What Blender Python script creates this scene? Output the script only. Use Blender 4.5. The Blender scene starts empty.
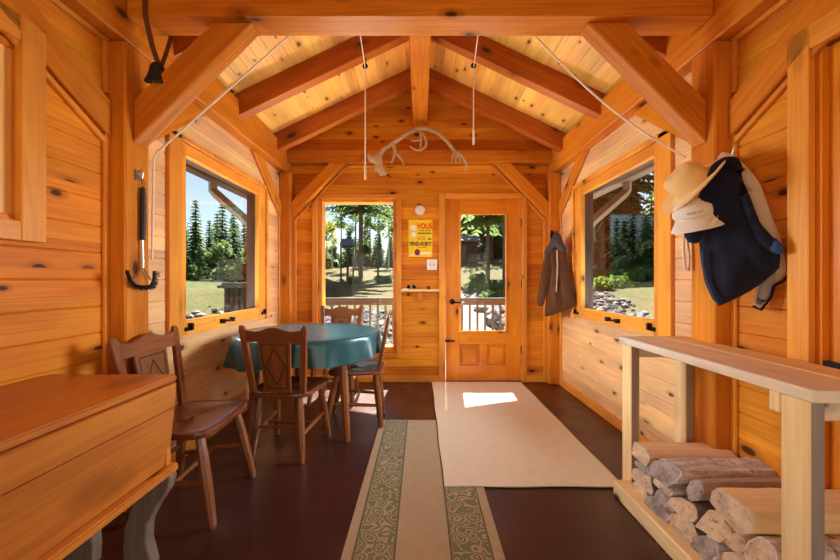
import bpy, bmesh, math, random
from mathutils import Vector, Matrix, noise
from mathutils.geometry import delaunay_2d_cdt
random.seed(7)
SC = bpy.context.scene
COL = SC.collection
PI = math.pi
R = math.radians

# ------------------------------------------------------------------ camera
F = 373.0
EYE = Vector((0, 0, 1.15))
cam_d = bpy.data.cameras.new('camera'); cam = bpy.data.objects.new('camera', cam_d); COL.objects.link(cam)
cam.location = EYE; cam.rotation_euler = (PI / 2, 0, 0)
cam_d.sensor_width = 36; cam_d.lens = F / 840 * 36; cam_d.clip_start = .05; cam_d.clip_end = 400
SC.camera = cam

# ------------------------------------------------------------------ world, sun, lights, exposure
wd = bpy.data.worlds.new('sky'); SC.world = wd; wd.use_nodes = True
wn = wd.node_tree; wn.nodes.clear()
sky = wn.nodes.new('ShaderNodeTexSky'); sky.sky_type = 'NISHITA'; sky.sun_disc = False
sky.sun_elevation = R(51); sky.sun_rotation = R(0); sky.air_density = 1.0; sky.dust_density = .7; sky.ozone_density = 1.0
bg = wn.nodes.new('ShaderNodeBackground'); bg.inputs['Strength'].default_value = 0.185
wo = wn.nodes.new('ShaderNodeOutputWorld')
wn.links.new(sky.outputs[0], bg.inputs[0]); wn.links.new(bg.outputs[0], wo.inputs[0])

def lamp(name, kind, energy, loc, direction, color=(1, 1, 1), size=None):
    d = bpy.data.lights.new(name, kind); d.energy = energy; d.color = color
    o = bpy.data.objects.new(name, d); COL.objects.link(o); o.location = loc
    o.rotation_euler = Vector(direction).to_track_quat('-Z', 'Y').to_euler()
    if size: d.shape = 'RECTANGLE'; d.size, d.size_y = size
    return o
sun = lamp('sun', 'SUN', 34.0, (0, 20, 25), (-.04, -.63, -.78), (1, .94, .84)); sun.data.angle = R(.6)
# added warm fill lamps in the unseen part of the room behind the camera
lamp('fill_rear', 'AREA', 20, (0, -2.0, 1.2), (0, 1, .12), (1, .86, .66), (2.6, 1.9))
lamp('fill_rear_left', 'AREA', 15, (-1.45, -.7, 1.1), (1, .35, .25), (1, .86, .66), (1.8, 1.5))
lamp('fill_rear_right', 'AREA', 15, (1.45, -.7, 1.1), (-1, .35, .25), (1, .86, .66), (1.8, 1.5))
# added lamps standing in for light thrown up by the sunlit deck and ground
lamp('bounce_deck', 'AREA', 205, (-.2, 4.95, -.02), (0, -.75, .8), (1, .93, .82), (2.2, .7))
lamp('bounce_left', 'AREA', 66, (-2.35, 3.0, .25), (.9, 0, .55), (1, .97, .92), (1.2, .7))
lamp('bounce_right', 'AREA', 66, (2.35, 3.0, .25), (-.9, 0, .55), (1, .97, .92), (1.2, .7))
for nm, x in (('window_fill_left', -1.67), ('window_fill_right', 1.67)):  # added lamps outside the panes, boosting the daylight of both side windows
    lw_ = lamp(nm, 'AREA', 33, (x, 3.04, 1.43), (-x, -.10, -.38), (.84, .92, 1), (1.0, 1.0)); lw_.data.spread = R(92)
SC.view_settings.view_transform = 'Standard'; SC.view_settings.look = 'None'
SC.view_settings.gamma = 1; SC.view_settings.use_curve_mapping = False
SC.view_settings.exposure = -0.05
SC.cycles.use_denoising = True
SC.cycles.max_bounces = 10; SC.cycles.diffuse_bounces = 6; SC.cycles.glossy_bounces = 4
SC.cycles.transparent_max_bounces = 16; SC.cycles.sample_clamp_indirect = 6; SC.cycles.caustics_reflective = False

# ------------------------------------------------------------------ helpers
def srgb(r, g, b, a=1.0):
    f = lambda c: (c / 255 / 12.92) if c / 255 <= .04045 else ((c / 255 + .055) / 1.055) ** 2.4
    return (f(r), f(g), f(b), a)

def px(u, v, y):
    """world point seen at pixel (u, v) at depth y"""
    return Vector(((u - 420) / F * y, y, 1.15 - (v - 280) / F * y))

class MB:
    def __init__(s): s.v = []; s.f = []; s.m = []; s.s = []
    def add(s, vs, fs, m=0, smooth=False):
        b = len(s.v); s.v += [Vector(p) for p in vs]
        for f in fs: s.f.append([i + b for i in f]); s.m.append(m); s.s.append(smooth)
        return s
    def box(s, x0, x1, y0, y1, z0, z1, m=0):
        return s.add([(x0, y0, z0), (x1, y0, z0), (x1, y1, z0), (x0, y1, z0), (x0, y0, z1), (x1, y0, z1), (x1, y1, z1), (x0, y1, z1)],
                     [(0, 3, 2, 1), (4, 5, 6, 7), (0, 1, 5, 4), (1, 2, 6, 5), (2, 3, 7, 6), (3, 0, 4, 7)], m)
    def prism(s, poly, ext, m=0, smooth=False):
        n = len(poly); e = Vector(ext); p = [Vector(q) for q in poly]
        vs = p + [q + e for q in p]
        fs = [tuple(range(n))[::-1], tuple(range(n, 2 * n))] + [(i, (i + 1) % n, n + (i + 1) % n, n + i) for i in range(n)]
        b = len(s.f); s.add(vs, fs, m)
        if smooth:
            for k in range(b + 2, b + 2 + n): s.s[k] = True
        return s
    def loft(s, rings, m=0, smooth=True, caps=True, closed=True):
        n = len(rings[0]); vs = [q for r in rings for q in r]; fs = []
        for k in range(len(rings) - 1):
            for i in range(n if closed else n - 1):
                j = (i + 1) % n
                fs.append((k * n + i, k * n + j, (k + 1) * n + j, (k + 1) * n + i))
        b = len(s.f); s.add(vs, fs, m, smooth)
        if caps:
            o = len(s.v) - len(vs)
            s.f.append([o + i for i in range(n)][::-1]); s.m.append(m); s.s.append(False)
            s.f.append([o + (len(rings) - 1) * n + i for i in range(n)]); s.m.append(m); s.s.append(False)
        return s
    def tube(s, path, rad, n=8, m=0, smooth=True, flat=None):
        path = [Vector(p) for p in path]; rings = []
        rad = rad if isinstance(rad, (list, tuple)) else [rad] * len(path)
        up = None
        for i, p in enumerate(path):
            t = (path[min(i + 1, len(path) - 1)] - path[max(i - 1, 0)]).normalized()
            if up is None: up = Vector((0, 0, 1)) if abs(t.z) < .9 else Vector((0, 1, 0))
            a = t.cross(up).normalized(); b = a.cross(t).normalized(); up = b
            fl = flat or (1, 1)
            rings.append([p + a * math.cos(2 * PI * k / n) * rad[i] * fl[0] + b * math.sin(2 * PI * k / n) * rad[i] * fl[1] for k in range(n)])
        return s.loft(rings, m, smooth)
    def lathe(s, prof, n=24, mat=None, m=0, smooth=True):
        rings = [[Vector((r * math.cos(2 * PI * k / n), r * math.sin(2 * PI * k / n), z)) for k in range(n)] for r, z in prof]
        if mat: rings = [[mat @ q for q in r] for r in rings]
        return s.loft(rings, m, smooth)
    def ball(s, c, r, n=10, m=0, sq=(1, 1, 1)):
        prof = [(max(1e-4, math.sin(PI * k / n)), -math.cos(PI * k / n)) for k in range(n + 1)]
        M = Matrix.Translation(Vector(c)) @ Matrix.Diagonal((r * sq[0], r * sq[1], r * sq[2], 1))
        return s.lathe(prof, n + 4, M, m)
    def build(s, name, mats, parent=None, bev=0, frame=None, world=True, base=None, ang=40, seg=1):
        mats = mats if isinstance(mats, (list, tuple)) else [mats]
        me = bpy.data.meshes.new(name)
        if parent is not None:
            if world:
                off = wloc(parent); vs = [p - off for p in s.v]
            else: vs = s.v
            M = None
        elif frame is not None:
            inv = frame.inverted(); vs = [inv @ p for p in s.v]; M = frame
        elif base is not None:
            b = Vector(base); vs = [p - b for p in s.v]; M = Matrix.Translation(b)
        else: vs = s.v; M = None
        me.from_pydata([tuple(p) for p in vs], [], s.f)
        me.polygons.foreach_set('material_index', s.m); me.polygons.foreach_set('use_smooth', s.s)
        bm = bmesh.new(); bm.from_mesh(me)
        bmesh.ops.recalc_face_normals(bm, faces=bm.faces[:])
        if bev:
            ed = [e for e in bm.edges if len(e.link_faces) == 2 and e.calc_face_angle(0) > R(30)]
            bmesh.ops.bevel(bm, geom=ed, offset=bev, segments=seg, affect='EDGES', clamp_overlap=True)
        bm.to_mesh(me); bm.free()
        for mt in mats: me.materials.append(mt)
        if any(s.s): me.set_sharp_from_angle(angle=R(ang))
        o = bpy.data.objects.new(name, me); COL.objects.link(o)
        if parent is not None: o.parent = parent
        elif M is not None: o.matrix_world = M
        return o

def wloc(o):
    v = Vector((0, 0, 0))
    while o is not None: v += o.location; o = o.parent
    return v

def tag(o, label, cat, group=None, kind=None):
    o['label'] = label; o['category'] = cat
    if group: o['group'] = group
    if kind: o['kind'] = kind
    return o
def thing(name, label, cat, loc=(0, 0, 0), rz=0, group=None, kind=None):
    o = bpy.data.objects.new(name, None); COL.objects.link(o); o.empty_display_size = .1
    o.location = loc; o.rotation_euler = (0, 0, rz)
    return tag(o, label, cat, group, kind)
def copy_tree(o, parent=None):
    kids = list(o.children); c = o.copy(); COL.objects.link(c)
    if parent is not None: c.parent = parent
    for k in kids: copy_tree(k, c)
    return c
def dup(root, loc, rz, label=None, group=None, scale=None):
    c = copy_tree(root); c.location = loc; c.rotation_euler = (0, 0, rz)
    if label: c['label'] = label
    if group: c['group'] = group
    if scale: c.scale = scale
    return c
def frame_along(p0, p1, side=None):
    """frame with Z along p0->p1"""
    z = (Vector(p1) - Vector(p0)).normalized()
    u = Vector(side) if side else (Vector((0, 1, 0)) if abs(z.y) < .9 else Vector((1, 0, 0)))
    x = u.cross(z).normalized(); y = z.cross(x)
    M = Matrix((x, y, z)).transposed().to_4x4(); M.translation = Vector(p0)
    return M

# ------------------------------------------------------------------ materials
class NT:
    def __init__(s, name):
        s.mat = bpy.data.materials.new(name); s.mat.use_nodes = True
        s.t = s.mat.node_tree; s.t.nodes.clear()
        s.out = s.t.nodes.new('ShaderNodeOutputMaterial')
    def n(s, typ, **kw):
        o = s.t.nodes.new('ShaderNode' + typ)
        for k, v in kw.items():
            if k.startswith('i_'):
                o.inputs[k[2:].replace('_', ' ')].default_value = v
            else: setattr(o, k, v)
        return o
    def l(s, a, b): s.t.links.new(a, b)
    def math(s, op, a, b=None, c=None, clamp=False):
        o = s.t.nodes.new('ShaderNodeMath'); o.operation = op; o.use_clamp = clamp
        for i, q in enumerate((a, b, c)):
            if q is None: continue
            if isinstance(q, (int, float)): o.inputs[i].default_value = q
            else: s.l(q, o.inputs[i])
        return o.outputs[0]
    def vmath(s, op, a, b):
        o = s.t.nodes.new('ShaderNodeVectorMath'); o.operation = op
        for i, q in enumerate((a, b)):
            if isinstance(q, (tuple, list)): o.inputs[i].default_value = q
            else: s.l(q, o.inputs[i])
        return o.outputs[0]
    def mix(s, fac, a, b, blend='MIX'):
        o = s.t.nodes.new('ShaderNodeMix'); o.data_type = 'RGBA'; o.blend_type = blend; o.clamp_factor = True
        for i, q in ((0, fac), (6, a), (7, b)):
            if isinstance(q, (int, float)): o.inputs[i].default_value = q
            elif isinstance(q, (tuple, list)): o.inputs[i].default_value = q
            else: s.l(q, o.inputs[i])
        return o.outputs[2]
    def rng(s, v, a, b, c=0.0, d=1.0, smooth=False):
        o = s.t.nodes.new('ShaderNodeMapRange'); o.clamp = True
        if smooth: o.interpolation_type = 'SMOOTHSTEP'
        s.l(v, o.inputs[0])
        for i, q in enumerate((a, b, c, d)): o.inputs[i + 1].default_value = q
        return o.outputs[0]
    def noise(s, vec, scale, detail=3, rough=.5, dist=0.0, out=0):
        o = s.t.nodes.new('ShaderNodeTexNoise'); s.l(vec, o.inputs['Vector'])
        o.inputs['Scale'].default_value = scale; o.inputs['Detail'].default_value = detail
        o.inputs['Roughness'].default_value = rough; o.inputs['Distortion'].default_value = dist
        return o.outputs[out]
    def coord(s, rand=True):
        tc = s.n('TexCoord'); v = tc.outputs['Object']
        if rand:
            oi = s.n('ObjectInfo'); cb = s.n('CombineXYZ')
            for i, k in enumerate((17.3, 9.1, 23.7)): s.l(s.math('MULTIPLY', oi.outputs['Random'], k), cb.inputs[i])
            v = s.vmath('ADD', v, cb.outputs[0])
        return tc.outputs['Object'], v
    def finish(s, col, rough=.5, bump=None, bstr=.2, bdist=.01, spec=.5, metal=0.0, sheen=0.0, coat=0.0):
        b = s.n('BsdfPrincipled'); s.l(b.outputs[0], s.out.inputs[0])
        if isinstance(col, (tuple, list)): b.inputs['Base Color'].default_value = col
        else: s.l(col, b.inputs['Base Color'])
        if isinstance(rough, (int, float)): b.inputs['Roughness'].default_value = rough
        else: s.l(rough, b.inputs['Roughness'])
        b.inputs['Specular IOR Level'].default_value = spec; b.inputs['Metallic'].default_value = metal
        b.inputs['Sheen Weight'].default_value = sheen; b.inputs['Coat Weight'].default_value = coat
        if bump is not None:
            bp = s.n('Bump'); bp.inputs['Strength'].default_value = bstr; bp.inputs['Distance'].default_value = bdist
            s.l(bump, bp.inputs['Height']); s.l(bp.outputs[0], b.inputs['Normal'])
        return s.mat

def wood(name, c1, c2, axis, board=None, rough=.42, knots=1.0, tone=.16, ring=16, fine=.35, knot=srgb(60, 24, 10), kr=.085, spec=.35, coat=0.0, across=13, grey=None, flat=None):
    t = NT(name); raw, v = t.coord(board is None)
    idx = None
    if board:
        sp = t.n('SeparateXYZ'); t.l(raw, sp.inputs[0])
        idx = t.math('FLOOR', t.math('DIVIDE', t.math('ADD', sp.outputs[board[0]], 50.0), board[1]))
        wn_ = t.n('TexWhiteNoise', noise_dimensions='1D'); t.l(idx, wn_.inputs['W'])
        cb = t.n('CombineXYZ'); t.l(t.math('MULTIPLY', wn_.outputs[0], 37.0), cb.inputs[axis])
        v = t.vmath('ADD', raw, cb.outputs[0])
    sc = [across] * 3; sc[axis] = .55
    vs = t.vmath('MULTIPLY', v, tuple(sc))
    n1 = t.noise(vs, .9, 2, .5, .3)
    rings = t.math('MULTIPLY_ADD', t.math('SINE', t.math('MULTIPLY', n1, ring * 3.0)), .5, .5)
    sc2 = [160.0] * 3; sc2[axis] = 4.0
    n2 = t.noise(t.vmath('MULTIPLY', v, tuple(sc2)), 1.0, 3, .6)
    n3 = t.noise(vs, .35, 2)
    fac = t.math('ADD', t.math('MULTIPLY', rings, .34), t.math('MULTIPLY', t.math('SUBTRACT', n2, .5), fine * 2))
    fac = t.math('ADD', fac, t.math('MULTIPLY', t.math('SUBTRACT', n3, .45), 1.1), clamp=True)
    col = t.mix(fac, c1, c2)
    if grey is not None:
        g = t.rng(t.noise(vs, .55, 4, .6), .46, .66)
        col = t.mix(g, col, grey)
    if board:
        w2 = t.n('TexWhiteNoise', noise_dimensions='1D'); t.l(t.math('ADD', idx, .37), w2.inputs['W'])
        hs = t.n('HueSaturation'); t.l(col, hs.inputs['Color'])
        t.l(t.rng(w2.outputs[0], 0, 1, 1 - tone, 1 + tone), hs.inputs['Value'])
        t.l(t.rng(wn_.outputs[0], 0, 1, .49, .508), hs.inputs['Hue'])
        col = hs.outputs[0]
    big = t.noise(t.vmath('MULTIPLY', v, tuple(1.1 if i == axis else 3.0 for i in range(3))), 1.0, 3, .6)
    oi2 = t.n('ObjectInfo'); hv = t.n('HueSaturation'); t.l(col, hv.inputs['Color'])
    t.l(t.math('ADD', t.rng(big, .3, .7, .80, 1.14), t.math('MULTIPLY_ADD', oi2.outputs['Random'], .16, -.08) if not board else 0.0), hv.inputs['Value'])
    t.l(t.rng(big, .3, .7, .491, .503), hv.inputs['Hue']); col = hv.outputs[0]
    if knots:
        ks = [5.6 * knots] * 3; ks[axis] = 2.8 * knots
        vo = t.n('TexVoronoi'); kv = t.vmath('MULTIPLY', v, tuple(ks))
        if flat is not None:
            s3 = t.n('SeparateXYZ'); t.l(kv, s3.inputs[0]); c3 = t.n('CombineXYZ'); vo.voronoi_dimensions = '2D'
            for i, a_ in enumerate([q for q in (0, 1, 2) if q != flat]): t.l(s3.outputs[a_], c3.inputs[i])
            kv = c3.outputs[0]
        t.l(kv, vo.inputs['Vector']); vo.inputs['Scale'].default_value = 1.0
        sx = t.n('SeparateColor'); t.l(vo.outputs['Color'], sx.inputs[0])
        keep = t.rng(sx.outputs[0], .42 if flat is not None else .22, .46 if flat is not None else .26)
        wob = t.math('ADD', t.math('DIVIDE', vo.outputs['Distance'], t.math('MULTIPLY_ADD', sx.outputs[1], 1.1, .45)), t.math('MULTIPLY', t.math('SUBTRACT', n2, .5), .05))
        halo = t.math('MULTIPLY', t.rng(wob, kr * 2.3, kr, 0, .55, True), keep)
        core = t.math('MULTIPLY', t.rng(wob, kr * 1.05, kr * .55, 0, .92, True), keep)
        col = t.mix(halo, col, tuple(a * .62 if i < 3 else 1 for i, a in enumerate(c2)))
        col = t.mix(core, col, knot)
    return t.finish(col, rough, fac, .12, .004, spec, coat=coat)

def plain(name, col, rough=.5, metal=0.0, var=.12, scale=30, spec=.5, bump=.1, sheen=0.0):
    t = NT(name); raw, v = t.coord()
    n = t.noise(v, scale, 3)
    c = t.mix(n, tuple(x * (1 - var) if i < 3 else 1 for i, x in enumerate(col)), tuple(min(1, x * (1 + var)) if i < 3 else 1 for i, x in enumerate(col)))
    return t.finish(c, rough, n, bump, .002, spec, metal, sheen)

BW = .128
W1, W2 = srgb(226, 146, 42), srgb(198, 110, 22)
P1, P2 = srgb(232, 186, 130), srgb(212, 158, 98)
M = {}
M['wall_x'] = wood('pine_boards_x', W1, W2, 0, (2, BW), flat=1, tone=.17, kr=.085, spec=.15)
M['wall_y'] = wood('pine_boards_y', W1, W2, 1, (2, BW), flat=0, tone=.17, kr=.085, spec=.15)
M['daylit_y'] = wood('daylit_pine_boards_y', P1, P2, 1, (2, BW), flat=0, tone=.14, kr=.085)  # same wall boards made paler: window daylight painted into the colour
M['ceil'] = wood('pine_ceiling', srgb(238, 186, 94), srgb(214, 148, 58), 1, (0, .092), knots=1.25, tone=.13, flat=2, kr=.08)
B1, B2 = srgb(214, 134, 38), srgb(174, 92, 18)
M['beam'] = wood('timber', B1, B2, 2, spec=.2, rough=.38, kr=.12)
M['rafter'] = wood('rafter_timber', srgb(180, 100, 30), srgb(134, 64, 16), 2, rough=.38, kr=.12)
T1, T2 = srgb(232, 158, 58), srgb(208, 122, 34)
for k, a in (('x', 0), ('y', 1), ('z', 2)):
    M['trim_' + k] = wood('trim_' + k, T1, T2, a, rough=.34, knots=1.1, kr=.12)
    M['door_' + k] = wood('door_' + k, srgb(226, 142, 34), srgb(202, 112, 18), a, rough=.3, knots=.9, kr=.10)
    M['raw_' + k] = wood('raw_pine_' + k, srgb(240, 208, 150), srgb(222, 178, 112), a, rough=.6, knots=.8, kr=.09, spec=.2)
    M['weathered_' + k] = wood('weathered_' + k, srgb(244, 222, 182), srgb(222, 194, 152), a, rough=.7, knots=.8, kr=.09, spec=.15, grey=srgb(212, 206, 202))
    M['honey_' + k] = wood('honey_pine_' + k, srgb(202, 126, 44), srgb(156, 84, 24), a, rough=.33, knots=.9, kr=.13, spec=.45)
    M['oak_' + k] = wood('chair_wood_' + k, srgb(138, 82, 40), srgb(84, 46, 22), a, rough=.3, knots=0, spec=.5)
M['seat_wood'] = wood('seat_wood', srgb(118, 64, 36), srgb(78, 40, 24), 1, rough=.24, knots=0, spec=.55)
M['weathered_shade'] = wood('weathered_side', srgb(176, 152, 122), srgb(140, 118, 94), 2, rough=.75, knots=0, spec=.1, grey=srgb(132, 126, 124))  # greyer camera-side face of the bench posts: weathering with shade painted in
M['oak_edge'] = plain('carved_dark', srgb(38, 20, 12), .5)
M['grey_wood'] = wood('grey_leg_wood', srgb(142, 122, 104), srgb(104, 88, 76), 2, rough=.7, knots=0, spec=.2)
M['grey_rail'] = wood('grey_rail_wood', srgb(76, 70, 68), srgb(54, 50, 48), 0, rough=.8, knots=0, spec=.2)
M['grey_post'] = wood('grey_post_wood', srgb(74, 72, 72), srgb(52, 50, 50), 2, rough=.8, knots=0, spec=.2)
M['black'] = plain('black_metal', srgb(28, 26, 26), .38, .6)
M['bracket_black'] = plain('black_plastic', srgb(24, 24, 25), .55)
M['white_plastic'] = plain('white_plastic', srgb(236, 230, 220), .4, var=.03)
M['rope'] = plain('white_rope', srgb(236, 222, 204), .8, var=.1, scale=200)
M['steel'] = plain('steel', srgb(170, 168, 164), .3, .9)
M['leather'] = plain('brown_leather', srgb(96, 52, 30), .5)
M['antler'] = plain('antler_bone', srgb(192, 168, 134), .6, var=.3, scale=14, bump=.3)
M['straw'] = plain('straw', srgb(232, 190, 122), .7, var=.1, scale=140, bump=.4)
M['cap'] = plain('cap_cloth', srgb(226, 212, 194), .85, var=.06, scale=200)
M['capmark'] = plain('cap_stitch', srgb(176, 162, 146), .85)
M['fleece'] = plain('navy_fleece', srgb(24, 25, 42), .95, var=.3, scale=90, spec=.1, bump=.5, sheen=.25)
M['fleece_edge'] = plain('black_trim_cloth', srgb(16, 16, 22), .8, spec=.2)
M['blue'] = plain('blue_lining', srgb(34, 66, 112), .8)
M['tan'] = plain('tan_cloth', srgb(206, 178, 148), .85, var=.08, scale=80)
M['greycloth'] = plain('grey_lining', srgb(150, 140, 132), .85)
M['coat'] = plain('brown_waxed_cloth', srgb(84, 50, 26), .75, var=.3, scale=20, bump=.3, spec=.15)
M['coat_dark'] = plain('dark_corduroy', srgb(48, 36, 30), .8)
M['stair_dark'] = plain('exterior_brown', srgb(62, 46, 38), .5)
M['taupe'] = plain('taupe_gutter', srgb(150, 134, 124), .4, .2)

def mat_floor():
    t = NT('dark_floor'); raw, v = t.coord(False)
    n = t.noise(t.vmath('MULTIPLY', v, (26, 1.2, 1)), 1.0, 4, .6)
    n2 = t.noise(v, 2.2, 4, .6)
    c = t.mix(n, srgb(60, 29, 22), srgb(84, 44, 34)); c = t.mix(t.rng(n2, .35, .7), c, srgb(52, 26, 21))
    return t.finish(c, t.rng(n2, .3, .7, .26, .42), n, .06, .003, .5)
M['floor'] = mat_floor()

def mat_glass():
    t = NT('window_glass'); lw = t.n('LayerWeight'); lw.inputs[0].default_value = .5
    fac = t.math('MULTIPLY_ADD', t.math('POWER', lw.outputs['Facing'], 3.0), .45, .015)
    tr = t.n('BsdfTransparent'); tr.inputs[0].default_value = (.96, .97, .97, 1)
    gl = t.n('BsdfGlossy'); gl.inputs['Roughness'].default_value = .01
    mx = t.n('MixShader'); t.l(fac, mx.inputs[0]); t.l(tr.outputs[0], mx.inputs[1]); t.l(gl.outputs[0], mx.inputs[2])
    t.l(mx.outputs[0], t.out.inputs[0]); return t.mat
M['glass'] = mat_glass()

def mat_weave(name, c1, c2, s=420):
    t = NT(name); raw, v = t.coord(False)
    w1 = t.n('TexWave', wave_type='BANDS', bands_direction='X'); t.l(raw, w1.inputs['Vector']); w1.inputs['Scale'].default_value = s / 6.28
    w2 = t.n('TexWave', wave_type='BANDS', bands_direction='Y'); t.l(raw, w2.inputs['Vector']); w2.inputs['Scale'].default_value = s / 6.28
    h = t.math('MULTIPLY', w1.outputs['Fac'], w2.outputs['Fac'])
    n = t.noise(v, 14, 5, .7)
    c = t.mix(t.math('ADD', t.math('MULTIPLY', h, .25), t.math('MULTIPLY', n, .7), clamp=True), c1, c2)
    return t.finish(c, .95, h, .3, .002, .1)
M['rug'] = mat_weave('beige_weave', srgb(208, 192, 166), srgb(232, 222, 198))
M['rug_edge'] = mat_weave('beige_edge', srgb(172, 134, 102), srgb(196, 160, 126))
M['runner'] = mat_weave('runner_weave', srgb(160, 140, 110), srgb(190, 172, 142))

def mat_scroll():
    t = NT('runner_scroll'); raw, v = t.coord(False)
    dz = t.noise(raw, 9, 2, .5, 0, 1)
    vv = t.vmath('ADD', raw, t.vmath('MULTIPLY', t.vmath('SUBTRACT', dz, (.5, .5, .5)), (.09, .09, 0)))
    vo = t.n('TexVoronoi', feature='F1'); t.l(vv, vo.inputs['Vector']); vo.inputs['Scale'].default_value = 15
    vo.inputs['Randomness'].default_value = .7
    s = t.math('SINE', t.math('MULTIPLY', vo.outputs['Distance'], 26))
    m = t.rng(s, .15, .45)
    n = t.noise(v, 120, 3)
    c = t.mix(m, t.mix(n, srgb(104, 108, 84), srgb(124, 128, 100)), t.mix(n, srgb(158, 142, 112), srgb(178, 162, 132)))
    return t.finish(c, .95, n, .3, .002, .1)
M['scroll'] = mat_scroll()
M['green_line'] = plain('runner_green', srgb(104, 108, 84), .95, spec=.1, scale=120)

def mat_cloth():
    t = NT('teal_tablecloth'); raw, v = t.coord(False)
    n = t.noise(v, 12, 4, .6)
    c = t.mix(n, srgb(14, 64, 72), srgb(28, 88, 94))
    return t.finish(c, .27, n, .06, .004, .6)
M['cloth'] = mat_cloth()

def mat_ground():
    t = NT('meadow'); raw, v = t.coord(False)
    n = t.noise(v, .18, 4, .6); n2 = t.noise(v, 1.6, 5, .7); n3 = t.noise(v, 9, 4, .7)
    sp = t.n('SeparateXYZ'); t.l(raw, sp.inputs[0])
    far = t.math('ADD', t.rng(sp.outputs[0], -12.0, -17.0), t.math('MULTIPLY', t.math('SUBTRACT', n, .5), 1.2), clamp=True)
    c = t.mix(t.rng(n, .44, .62), srgb(86, 76, 44), srgb(56, 70, 25)); c = t.mix(far, c, srgb(46, 72, 22))
    c = t.mix(t.math('MULTIPLY', t.rng(n2, .5, .7), .6), c, srgb(62, 64, 34))
    c = t.mix(t.rng(n3, .45, .62), c, srgb(98, 88, 56))
    return t.finish(c, .9, n3, .8, .08, .1)
M['ground'] = mat_ground()
M['path'] = plain('pale_gravel', srgb(132, 124, 116), .9, var=.3, scale=14, spec=.1)
def mat_stone():
    t = NT('grey_stone'); raw, v = t.coord(False)
    vo = t.n('TexVoronoi'); t.l(v, vo.inputs['Vector']); vo.inputs['Scale'].default_value = 6
    sx = t.n('SeparateColor'); t.l(vo.outputs['Color'], sx.inputs[0])
    c = t.mix(sx.outputs[0], srgb(48, 46, 50), srgb(138, 134, 130))
    return t.finish(c, .85, t.noise(v, 30), .3, .01, .2)
M['stone'] = mat_stone()
def mat_leaf(name, a, b):
    t = NT(name); raw, v = t.coord(); n = t.noise(v, 1.3, 4, .7)
    c = t.mix(t.rng(n, .3, .7), a, b)
    bs = t.n('BsdfPrincipled'); t.l(c, bs.inputs['Base Color']); bs.inputs['Roughness'].default_value = .7; bs.inputs['Specular IOR Level'].default_value = .15
    tl = t.n('BsdfTranslucent'); t.l(c, tl.inputs[0]); mx = t.n('MixShader'); mx.inputs[0].default_value = .58
    t.l(bs.outputs[0], mx.inputs[1]); t.l(tl.outputs[0], mx.inputs[2]); t.l(mx.outputs[0], t.out.inputs[0]); return t.mat
M['spruce'] = mat_leaf('spruce_needles', srgb(66, 88, 60), srgb(108, 128, 86))
M['spruce_pale'] = mat_leaf('spruce_pale', srgb(84, 108, 62), srgb(124, 142, 86))
M['leaf'] = mat_leaf('green_leaves', srgb(76, 100, 38), srgb(116, 134, 58))
M['leaf_yellow'] = mat_leaf('yellow_leaves', srgb(140, 142, 36), srgb(170, 166, 60))
M['bark'] = plain('tree_bark', srgb(110, 96, 84), .9, var=.3, scale=8, spec=.1)
M['birch'] = plain('pale_bark', srgb(200, 194, 182), .9, var=.2, scale=8, spec=.1)

exec_order = 0
def piece(mb, name, mat, label, cat, bev=.006, base=None, frame=None, group=None, kind=None, **kw):
    if base is None and frame is None:
        xs = [p.x for p in mb.v]; ys = [p.y for p in mb.v]; zs = [p.z for p in mb.v]
        base = ((min(xs) + max(xs)) / 2, (min(ys) + max(ys)) / 2, min(zs))
    o = mb.build(name, mat, bev=bev, base=base, frame=frame, **kw)
    return tag(o, label, cat, group, kind)

# ================================================================== STRUCTURE
W = 1.545; YB = 4.21; YF = -2.3; SL = .48; ZR = 3.355   # ceiling height: ZR - SL*|x|
def zc(x): return ZR - SL * abs(x)

def board_wall(name, axis, plane, nrm, u0, u1, ztop, openings, mat, label, gable=False, thick=.16, split=None):
    """horizontal boards with v-grooves; axis = running axis, nrm = sign of the normal across it"""
    mb = MB(); c = .005; gd = .006
    zb = [k * BW for k in range(int(ztop / BW) + 2)]
    for k in range(len(zb) - 1):
        a, b = zb[k], min(zb[k + 1], ztop)
        if a >= ztop: break
        cuts = sorted({a, b} | {z for o in openings for z in (o[2], o[3]) if a < z < b})
        for p, q in zip(cuts[:-1], cuts[1:]):
            mid = (p + q) / 2; lo, hi = u0, u1
            if gable and mid > 2.6:
                hw = (ZR + .06 - mid) / SL
                if hw < .05: continue
                lo, hi = -min(hw, -u0), min(hw, u1)
            spans = [(lo, hi)]
            for o in openings:
                if o[2] < mid < o[3]:
                    ns = []
                    for s0, s1 in spans:
                        if o[1] <= s0 or o[0] >= s1: ns.append((s0, s1)); continue
                        if s0 < o[0]: ns.append((s0, o[0]))
                        if o[1] < s1: ns.append((o[1], s1))
                    spans = ns
            ca = c if p == a else 0; cb = c if q == b else 0
            prof = [(thick, p), (gd, p)] + ([(0, p + ca)] if ca else [(0, p)]) + ([(0, q - cb)] if cb else [(0, q)]) + [(gd, q), (thick, q)]
            for s0, s1 in spans:
                if axis == 'x': mb.prism([(s0, plane - nrm * d, z) for d, z in prof], (s1 - s0, 0, 0))
                else:
                    cutsu = [s0] + ([split] if split and s0 < split < s1 else []) + [s1]
                    for a_, b_ in zip(cutsu[:-1], cutsu[1:]):
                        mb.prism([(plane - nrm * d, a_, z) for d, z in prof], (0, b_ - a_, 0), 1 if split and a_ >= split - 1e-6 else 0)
    o = mb.build(name, mat)
    tag(o, label, 'wall', kind='structure'); return o

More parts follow.
